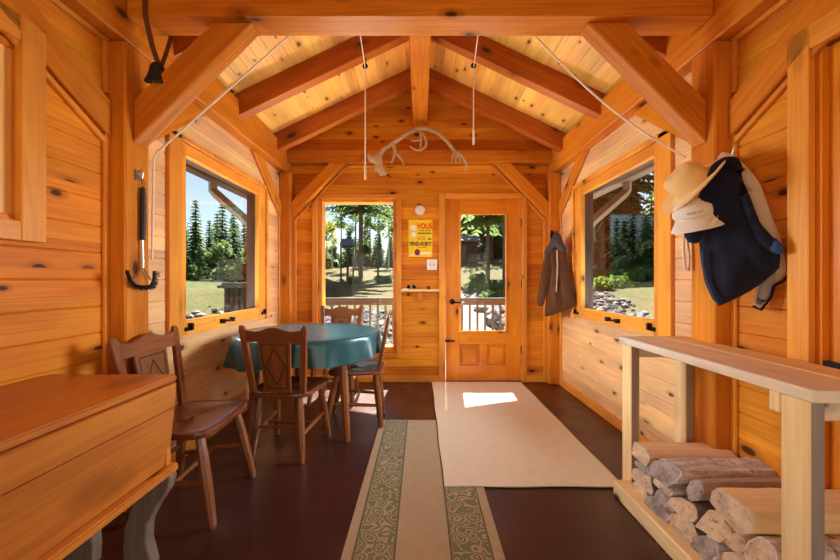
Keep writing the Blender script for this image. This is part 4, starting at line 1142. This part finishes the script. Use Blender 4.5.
# ---- navy fleece (front)
A1 = Vector((1.40, 1.68, 1.3))
r = thing('navy_fleece', 'navy fleece jacket hanging on the right post beside the straw hat', 'jacket', (1.38, 1.68, .9))
soft_px([(711, 166), (722, 160), (738, 161), (742, 176), (748, 200), (756, 222), (768, 238), (780, 250), (779, 268), (768, 278), (752, 290), (735, 299), (719, 306), (713, 300), (705, 283), (701, 262), (699, 243), (694, 225), (697, 205), (704, 185)], A1, N1, .06, fold=.030, fscale=13, seed=11, edge=.05, fdir=(.15, 0, -1)).build('jacket_body', M['fleece'], r, ang=80)
soft_px([(704, 180), (712, 168), (716, 180), (712, 205), (706, 228), (698, 243), (688, 242), (683, 231), (690, 215), (697, 200)], A1 + N1 * .045, N1, .04, fold=.016, seed=13, fdir=(-.2, 0, -1)).build('sleeve', M['fleece'], r, ang=80)
soft_px([(742, 180), (750, 196), (760, 222), (772, 236), (782, 246), (783, 254), (772, 254), (757, 240), (746, 215), (740, 195)], A1 + N1 * .035, N1, .045, fold=.014, seed=14, fdir=(.3, 0, -1)).build('sleeve', M['fleece'], r, ang=80)
soft_px([(774, 238), (782, 244), (784, 253), (777, 254), (770, 250)], A1 + N1 * .05, N1, .03, seed=15, step=.01).build('cuff', M['blue'], r, ang=80)
soft_px([(709, 171), (714, 163), (724, 157), (737, 157), (742, 165), (741, 176), (733, 170), (722, 168), (713, 175)], A1 + N1 * .055, N1, .028, step=.012, seed=16).build('collar', M['fleece_edge'], r, ang=80)
Q = plane_pts([(702, 250), (703, 264), (707, 282), (714, 298), (718, 304)], A1 + N1 * .035, N1); MB().tube(Q, .005, 6).build('zip', M['blue'], r)
soft_px([(703, 226), (711, 222), (718, 215), (718, 220), (712, 227), (705, 229)], A1 + N1 * .088, N1, .008, step=.008, seed=17).build('pocket_trim', M['tan'], r)

# ---- straw hat, cap
ax = Vector((-.75, .1, .62)).normalized()
def axis_frame(c, z, x=None):
    z = Vector(z).normalized(); x = (Vector(x) if x else Vector((0, 0, 1)).cross(z)); x = (x - z * x.dot(z)).normalized(); y = z.cross(x)
    m = Matrix((x, y, z)).transposed().to_4x4(); m.translation = Vector(c); return m
hf = axis_frame((1.315, 1.80, 1.605), ax)
r = thing('straw_hat', 'straw sun hat hanging above the white cap', 'hat', (1.315, 1.80, 1.605))
prof = [(.168, -.004), (.172, .003), (.16, .004), (.12, -.002), (.098, .002), (.092, .012), (.088, .04), (.083, .075), (.072, .096), (.05, .104), (.025, .100), (.002, .097),
        (.002, .093), (.025, .096), (.05, .10), (.069, .092), (.079, .073), (.084, .04), (.088, .01), (.1, -.003), (.12, -.007), (.16, -.001), (.168, -.004)]
n = 48; rings = []
for rr, z in prof:
    row = []
    for k in range(n):
        a = 2 * PI * k / n; q = 1.12 if abs(math.sin(a)) >= 0 else 1
        wv = .010 * math.cos(2 * a) * max(0, (rr - .1) / .07)
        row.append(hf @ Vector((rr * math.cos(a) * 1.06, rr * math.sin(a) * .95, z + wv)))
    rings.append(row)
MB().loft(rings, caps=False).build('hat_body', M['straw'], r, ang=60)
MB().lathe([(.0935, .008), (.0955, .009), (.0925, .030), (.0905, .03)], 48, hf @ Matrix.Diagonal((1.06, .95, 1, 1))).build('hat_band', M['straw'], r)
cf = axis_frame((1.30, 1.77, 1.468), (-.42, -.36, .83), (-.5, -.8, -.3))
r = thing('baseball_cap', 'white cotton cap hanging under the straw hat', 'cap', (1.30, 1.80, 1.45))
n = 32; rings = []
for k in range(9):
    a = k / 8 * PI / 2; rings.append([cf @ Vector((.088 * math.cos(a) * math.cos(2 * PI * j / n) * 1.08 + .0001, .088 * math.cos(a) * math.sin(2 * PI * j / n), .078 * math.sin(a))) for j in range(n)])
MB().loft(rings).build('crown', M['cap'], r, ang=60)
vs = []; top_, bot_ = [], []
for j in range(-10, 11):
    a = j / 10 * R(58)
    for t in range(5):
        rr = .088 + .05 * t / 4 * math.cos(a * .95) ** .6
        top_.append(cf @ Vector((rr * math.cos(a) * 1.06, rr * math.sin(a), .006 - .012 * t / 4 - .035 * (math.sin(a) ** 2) * (t / 4) - .015 * t / 4)))
up = cf.to_3x3() @ Vector((0, 0, 1)); m5 = len(top_)
mb = MB().add(top_ + [p - up * .004 for p in top_], [(j * 5 + t, j * 5 + t + 1, (j + 1) * 5 + t + 1, (j + 1) * 5 + t) for j in range(20) for t in range(4)] + [(m5 + j * 5 + t, m5 + (j + 1) * 5 + t, m5 + (j + 1) * 5 + t + 1, m5 + j * 5 + t + 1) for j in range(20) for t in range(4)], 0, True)
ed = [j * 5 for j in range(21)] + [100 + t for t in range(1, 5)] + [j * 5 + 4 for j in range(19, -1, -1)] + [t for t in range(3, 0, -1)]
for a, b in zip(ed, ed[1:] + ed[:1]): mb.f.append([a, b, b + m5, a + m5]); mb.m.append(0); mb.s.append(False)
mb.build('visor', M['cap'], r, ang=60)
MB().ball(cf @ Vector((0, 0, .079)), .007, 6).build('button', M['cap'], r)
mb = MB()
for k in range(12):
    a = R(-34 + 6.2 * k); p = cf @ Vector((.089 * math.cos(a) * 1.08, .089 * math.sin(a), .018)); q = cf @ Vector((.089 * math.cos(a + .06) * 1.08, .089 * math.sin(a + .06), .019))
    mb.tube([p, q], .0014, 5)
for k in range(5):
    a = R(-22 + 10 * k); p = cf @ Vector((.0805 * math.cos(a) * 1.08, .0805 * math.sin(a), .036)); q = cf @ Vector((.077 * math.cos(a + .10) * 1.08, .077 * math.sin(a + .10), .042))
    mb.tube([p, q], .0022, 5)
mb.build('stitching', M['capmark'], r)['label'] = 'greyish stitching'
pg = MB().lathe([(.011, 0), (.011, .085), (.014, .09), (.014, .10), (.002, .104)], 12, Matrix.Translation((PX - .001, 1.905, 1.64)) @ Matrix.Rotation(-PI / 2, 4, 'Y'))
piece(pg, 'hat_peg', M['trim_x'], 'wooden peg on the right post that carries the hats', 'peg', 0)

# ---- brown coat on the back corner post
N3 = Vector((-.91, -.42, 0)).normalized(); A2 = Vector((1.42, 3.84, 1.3))
r = thing('brown_coat', 'brown waxed coat hanging on the corner post right of the door', 'coat', (1.42, 3.84, .75))
soft_px([(553, 236), (560, 236), (566, 252), (570, 272), (574, 290), (575, 305), (564, 311), (552, 315), (545, 316), (546, 300), (547, 280), (547, 258)], A2, N3, .05, step=.02, fold=.03, fscale=14, seed=21, edge=.05, fdir=(.1, 0, -1)).build('coat_body', M['coat'], r, ang=80)
soft_px([(551, 244), (553, 256), (551, 274), (547, 292), (543, 306), (537, 304), (539, 288), (542, 270), (545, 252)], A2 + N3 * .04, N3, .045, step=.018, fold=.015, seed=22, fdir=(-.2, 0, -1)).build('sleeve', M['coat'], r, ang=80)
soft_px([(555, 232), (560, 234), (564, 244), (567, 253), (561, 251), (555, 247), (546, 256), (544, 253), (549, 244)], A2 + N3 * .06, N3, .028, step=.014, seed=23).build('collar', M['coat_dark'], r, ang=80)
Q = plane_pts([(557, 250), (557.5, 265), (557, 280), (556.5, 292)], A2 + N3 * .058, N3); MB().tube(Q, .007, 6).build('zip', M['tan'], r)
piece(MB().box(1.425, 1.46, 4.072, 4.0845, 1.60, 1.69).tube([(1.442, 4.073, 1.64), (1.435, 3.95, 1.63), (1.430, 3.90, 1.66)], .006), 'coat_hook', M['black'], 'dark coat hook above the brown coat on the corner post', 'hook', 0)

# ---- grill brush on the left post
r = thing('grill_brush', 'long handled grill brush hanging on the left post', 'brush', (-1.44, 1.92, 1.2))
xg = -1.435; gp = lambda u, v: Vector((xg, xg * F / (u - 420), 1.15 - (v - 280) / F * (xg * F / (u - 420))))
MB().tube([gp(143, 188), gp(143, 200), gp(143, 226), gp(142.5, 240)], [.012, .014, .014, .012], 10).build('handle', M['bracket_black'], r)
MB().tube([gp(142.5, 240), gp(143, 262), gp(143, 268)], .005, 8).tube([gp(143, 266), gp(138, 276), gp(133, 281)], .004, 6).tube([gp(143, 266), gp(148, 276), gp(151, 280)], .004, 6).build('shaft', M['steel'], r)
MB().tube([gp(143.5, 189), gp(141.5, 183), gp(142, 178), gp(144.5, 183), gp(143.5, 189)], .002, 6).build('hanging_loop', M['leather'], r)
mb = MB().tube([gp(127, 271), gp(130, 280), gp(135, 285.5), (gp(144, 287)), gp(151, 286), gp(154, 280), gp(154.5, 271)], .009, 6)
hd = mb.build('brush_head', M['black'], r)
mb = MB(); path = [gp(127, 271), gp(130, 280), gp(135, 285.5), gp(144, 287), gp(151, 286), gp(154, 280), gp(154.5, 271)]; ctr = gp(142, 274)
for a, b in zip(path[:-1], path[1:]):
    for k in range(9):
        p = a.lerp(b, k / 9); d = (p - ctr).normalized()
        for q in range(3):
            jit = Vector((random.uniform(.2, 1) * .02, random.uniform(-.006, .006), random.uniform(-.006, .006)))
            mb.tube([p, p + d * .017 + jit], .0012, 4)
mb.build('bristles', M['bracket_black'], hd)['kind'] = 'stuff'
piece(MB().box(-PX + .0005, -PX + .008, 1.895, 1.925, 1.66, 1.71).tube([(-PX + .005, 1.91, 1.68), (-PX + .03, 1.91, 1.67), (-PX + .035, 1.91, 1.70)], .004).tube([(-PX + .005, 1.91, 1.70), (-PX + .03, 1.91, 1.715)], .004), 'wall_hook', M['steel'], 'small metal hook above the grill brush on the left post', 'hook', 0)

# ---- bell with strap on the near tie beam
r = thing('bell', 'black bell on a brown leather strap hanging from the near tie beam', 'bell', (-1.345, 1.915, 2.16))
bc = Vector((-1.345, 1.915, 2.17)); bf = axis_frame(bc, (.12, -.22, .95)) @ Matrix.Scale(1.2, 4)
MB().lathe([(.048, -.012), (.05, -.006), (.043, .004), (.033, .03), (.027, .055), (.018, .07), (.002, .073), (.002, .069), (.016, .065), (.024, .052), (.03, .028), (.040, .0), (.044, -.010), (.048, -.012)], 28, bf).build('bell_body', M['bracket_black'], r, ang=60)
MB().tube([bf @ Vector((0, 0, .06)), bf @ Vector((.004, 0, .0))], .003, 6).ball(bf @ Vector((.006, 0, -.008)), .013, 8).build('clapper', M['black'], r)
def strap(P, w=.013, t=.002):
    mb = MB(); rings = []
    for p in P: p = Vector(p); rings.append([p + Vector((-w, 0, 0)) , p + Vector((w, 0, 0)), p + Vector((w, t, t)), p + Vector((-w, t, t))])
    return mb.loft(rings, 0, False)
strap([(-1.335, 1.912, 2.238), (-1.345, 1.87, 2.33), (-1.35, 1.832, 2.45), (-1.355, 1.830, 2.66), (-1.355, 1.84, 2.662), (-1.35, 1.99, 2.662), (-1.345, 2.004, 2.655), (-1.34, 2.006, 2.45), (-1.338, 1.96, 2.33), (-1.335, 1.918, 2.238)]).build('strap', M['leather'], r)['label'] = 'brown leather strap'

# ---- ropes and cords
def rope(path, rad, label, name='rope'):
    mb = MB().tube(path, rad, 8); lo = min(path, key=lambda p: p[2])
    return tag(mb.build(name, M['rope'], base=lo), label, 'rope')
rope([(-1.445, 2.012, 1.26), (-1.442, 2.012, 1.5), (-1.438, 2.012, 1.72), (-1.436, 2.01, 1.80), (-1.42, 2.008, 1.832), (-1.05, 2.008, 2.16), (-.70, 2.008, 2.47)], .0055, 'white rope slanting from the near tie beam to the left post, its end hanging down')
P = []
for k in range(13):
    t = k / 12; P.append((.62 + (1.43 - .62) * t, 2.008, 2.46 + (1.81 - 2.46) * t - .10 * math.sin(PI * t) * .6))
rope(P, .0055, 'white rope sagging from the near tie beam to the right post')
rope([(1.425, 2.00, 1.42), (1.415, 2.0, 1.38), (1.405, 1.99, 1.30), (1.412, 1.985, 1.21), (1.43, 1.985, 1.20), (1.437, 1.99, 1.26), (1.432, 1.995, 1.36)], .006, 'short loop of white cord on the right post below the cap')
for s, zend, xh, xe, lab in ((-1, 1.985, -.445, -.355, 'left'), (1, 2.27, .435, .345, 'right')):
    r = thing('hanging_cord', '%s of the two thin white cords hanging from the middle rafters beside the antlers' % lab, 'cord', (xh, 3.03, zend))
    zh = 3.17 - SL * abs(xh)
    MB().tube([(xh, 3.03, zend + .05), (xh, 3.03, zh - .09)], .0045, 6).tube([(xh, 3.025, zh - .085), (xe, 2.1, 2.66), (xe, 2.02, 2.662)], .0035, 6).build('line', M['rope'], r)
    MB().tube([(xh, 3.03, zend - .02), (xh, 3.03, zend + .01), (xh, 3.03, zend + .09), (xh, 3.03, zend + .10)], [.007, .009, .009, .005], 8).build('tassel', M['rope'] if s > 0 else M['tan'], r)
    MB().lathe([(.018, -.006), (.022, -.004), (.022, .004), (.018, .006)], 16, Matrix.Translation((xh, 3.03, zh - .07)) @ Matrix.Rotation(PI / 2, 4, 'X')).tube([(xh, 3.03, zh - .06), (xh + .006, 3.03, zh - .03), (xh, 3.03, zh + .004)], .004, 6).build('pulley', M['black'], r)['label'] = 'small dark pulley'

# ---- antlers
def ap(u, v, y): return px(u, v, y)
r = thing('antler', 'large caribou antler arched across the back gable beam', 'antler', px(420, 150, 4.03))
yb = 4.02
MB().tube([ap(379, 163, yb), ap(380, 155, yb), ap(384, 149, yb), ap(392, 144, yb), ap(404, 135.5, yb), ap(416.5, 128.5, yb), ap(427, 128.6, yb), ap(438, 133, yb), ap(447.5, 141.7, yb), ap(453, 149, yb), ap(457, 153, yb)], [.03, .028, .025, .025, .024, .024, .024, .023, .022, .02, .016], 10).build('main_beam', M['antler'], r)
soft_px([(366, 153), (373, 155), (378, 153), (382, 158), (383, 167), (387, 173), (391, 177), (384, 175), (381, 178), (378, 172), (374, 170), (375, 164), (369, 161)], (0, yb - .01, 0), (0, -1, 0), .02, step=.015, fold=.006, edge=.02, seed=31, back=.8).build('palm', M['antler'], r, ang=80)
for nm, P, rad in (('tine', [(393, 144), (395, 150), (394, 156), (391.5, 163)], [.014, .013, .011, .004]), ('tine', [(394.5, 153), (399, 156), (402, 160), (404, 165)], [.012, .011, .009, .003]),
                   ('tine', [(455, 151), (453, 156), (451.5, 163)], [.013, .010, .003]), ('tine', [(456, 152), (456, 158), (455, 164)], [.012, .010, .003]), ('tine', [(457, 153), (460, 158), (461, 164)], [.012, .009, .003]), ('tine', [(457, 152), (463, 157), (466, 164), (465.5, 172)], [.013, .011, .009, .003])):
    MB().tube([ap(u, v, yb - .01 - .01 * i) for i, (u, v) in enumerate(P)], [q * 1.35 for q in rad], 8).build(nm, M['antler'], r)
r = thing('small_antler', 'small pale antler hanging from the middle of the large antler', 'antler', px(420, 140, 3.97))
y2_ = 3.975
MB().tube([ap(*q, y2_) for q in ((420.5, 132), (424, 136), (426.5, 142), (425.5, 147), (421, 150), (416, 150), (412, 148), (409.5, 146))], [.012, .013, .013, .013, .012, .011, .008, .003], 8).build('main_beam', M['antler'], r)
MB().tube([ap(*q, y2_ - .01) for q in ((421, 133), (421, 140), (420.5, 148))], [.014, .014, .010], 8).build('tine', M['antler'], r)
MB().tube([ap(*q, y2_ - .015) for q in ((420, 139.5), (416, 141), (412, 140.5), (410, 139))], [.010, .009, .006, .002], 8).build('tine', M['antler'], r)

# ---- wall fittings left of the door
def disc(c, prof, rot): return MB().lathe(prof, 24, Matrix.Translation(c) @ rot)
r = thing('smoke_detector', 'round white detector on the back wall above the yellow poster', 'detector', (0, YB, 1.93))
disc((0.0, YB - .001, 1.935), [(.055, 0), (.055, .018), (.048, .028), (.002, .032)], Matrix.Rotation(PI / 2, 4, 'X')).build('housing', M['white_plastic'], r)
disc((0.0, YB - .033, 1.935), [(.016, 0), (.016, .004), (.002, .005)], Matrix.Rotation(PI / 2, 4, 'X')).build('button', M['white_plastic'], r)
YP = plain('poster_yellow', srgb(250, 206, 22), .5, var=.03); RD = plain('poster_red', srgb(226, 60, 28), .5, var=.03); DK = plain('poster_dark', srgb(46, 62, 40), .5, var=.05); GRN = plain('poster_green', srgb(70, 140, 70), .5, var=.03); PUR = plain('poster_purple', srgb(122, 36, 70), .5); WHT = plain('poster_white', srgb(244, 236, 214), .5, var=.03); BL = plain('poster_orange', srgb(240, 120, 26), .5)
r = thing('poster', 'yellow printed poster with red lettering on the back wall', 'poster', (0.005, YB, 1.41))
MB().box(-.129, .139, YB - .006, YB - .0005, 1.411, 1.83).build('sheet', YP, r)
def text(body, size, x, z, mat, name='lettering', sx=1.0, al='CENTER'):
    c = bpy.data.curves.new('t', 'FONT'); c.body = body; c.size = size; c.align_x = al; c.extrude = .0008; c.offset = size * .03
    t = bpy.data.objects.new('t', c); COL.objects.link(t); bpy.context.view_layer.update()
    me = bpy.data.meshes.new_from_object(t.evaluated_get(bpy.context.evaluated_depsgraph_get()))
    bpy.data.objects.remove(t); me.materials.clear(); me.materials.append(mat); me.name = name
    o = bpy.data.objects.new(name, me); COL.objects.link(o); o.parent = r
    o.location = Vector((x, YB - .0072, z)) - wloc(r); o.rotation_euler = (PI / 2, 0, 0); o.scale = (sx, 1, 1); return o
text('VOUS', .088, .052, 1.728, RD, sx=.74)
text('15', .062, .03, 1.602, BL, sx=1.0)
text('PEND-FORT!', .064, .006, 1.535, DK, sx=.68)
mb = MB()
for z, xa, xb in ((1.707, -.01, .045), (1.707, .055, .122), (1.680, -.03, .125), (1.672, -.03, .125)): mb.box(xa, xb, YB - .008, YB - .0061, z - .004, z + .004)
mb.build('fine_print', GRN, r)
MB().box(-.02, -.005, YB - .008, YB - .0061, 1.605, 1.625).box(.09, .125, YB - .008, YB - .0061, 1.60, 1.62).build('fine_print', GRN, r)
MB().box(-.02, .07, YB - .008, YB - .0061, 1.515, 1.519).build('fine_print', DK, r)
MB().lathe([(.001, 0), (.034, 0), (.034, .0015), (.001, .0015)], 20, Matrix.Translation((-.075, YB - .0062, 1.735)) @ Matrix.Rotation(PI / 2, 4, 'X')).lathe([(.001, 0), (.03, 0), (.03, .0015), (.001, .0015)], 20, Matrix.Translation((-.07, YB - .0062, 1.66)) @ Matrix.Rotation(PI / 2, 4, 'X')).build('printed_shape', WHT, r)
MB().lathe([(.001, 0), (.036, 0), (.036, .0015), (.001, .0015)], 18, Matrix.Translation((-.03, YB - .0062, 1.462)) @ Matrix.Rotation(PI / 2, 4, 'X') @ Matrix.Diagonal((.85, 1, 1, 1))).build('printed_shape', PUR, r)
MB().box(.0, .125, YB - .008, YB - .0061, 1.438, 1.464).box(-.115, -.07, YB - .008, YB - .0061, 1.425, 1.44).build('printed_strip', WHT, r)
r = thing('light_switch', 'white double light switch plate on the back wall above the small shelf', 'switch', (.135, YB, 1.26))
MB().box(.077, .195, YB - .007, YB - .0005, 1.262, 1.382).build('plate', M['white_plastic'], r, bev=.003)
for x in (.116, .156): MB().box(x - .006, x + .006, YB - .016, YB - .006, 1.308, 1.336).build('toggle', M['tan'], r, bev=.002)
r = thing('wall_shelf', 'small wooden shelf on the back wall beside the door casing', 'shelf', (.0, YB, 1.02))
MB().box(-.206, .212, YB - .10, YB - .0005, 1.022, 1.046).build('board', M['raw_x'], r, bev=.002)
MB().prism([(-.022, YB - .0005, .905), (-.022, YB - .0005, 1.021), (-.022, YB - .08, 1.021), (-.022, YB - .03, .93)], (.044, 0, 0)).build('bracket', M['trim_z'], r, bev=.003)
r = thing('glasses', 'pair of folded grey glasses lying on the small shelf', 'glasses', (-.09, YB - .06, 1.047))
for x in (-.125, -.065): MB().lathe([(.021, -.0015), (.025, -.0015), (.025, .0015), (.021, .0015), (.021, -.0015)], 16, Matrix.Translation((x, YB - .075, 1.074)) @ Matrix.Rotation(PI / 2, 4, 'X')).build('rim', M['greycloth'], r)
MB().tube([(-.10, YB - .075, 1.078), (-.09, YB - .075, 1.078)], .002, 6).tube([(-.15, YB - .075, 1.076), (-.155, YB - .04, 1.06), (-.06, YB - .03, 1.051)], .002, 6).tube([(-.04, YB - .075, 1.076), (-.036, YB - .045, 1.06), (-.13, YB - .04, 1.051)], .002, 6).build('temple', M['greycloth'], r)
piece(disc((.095, YB - .05, 1.0465), [(.016, 0), (.018, .003), (.018, .032), (.012, .036), (.002, .037)], Matrix.Identity(4)), 'small_jar', M['bracket_black'], 'small black jar on the shelf below the light switch', 'jar', 0)
piece(MB().box(-.195, -.13, YB - .085, YB - .03, 1.0465, 1.054), 'notepad', M['white_plastic'], 'small pale notepad at the left end of the small shelf', 'notepad', .001)
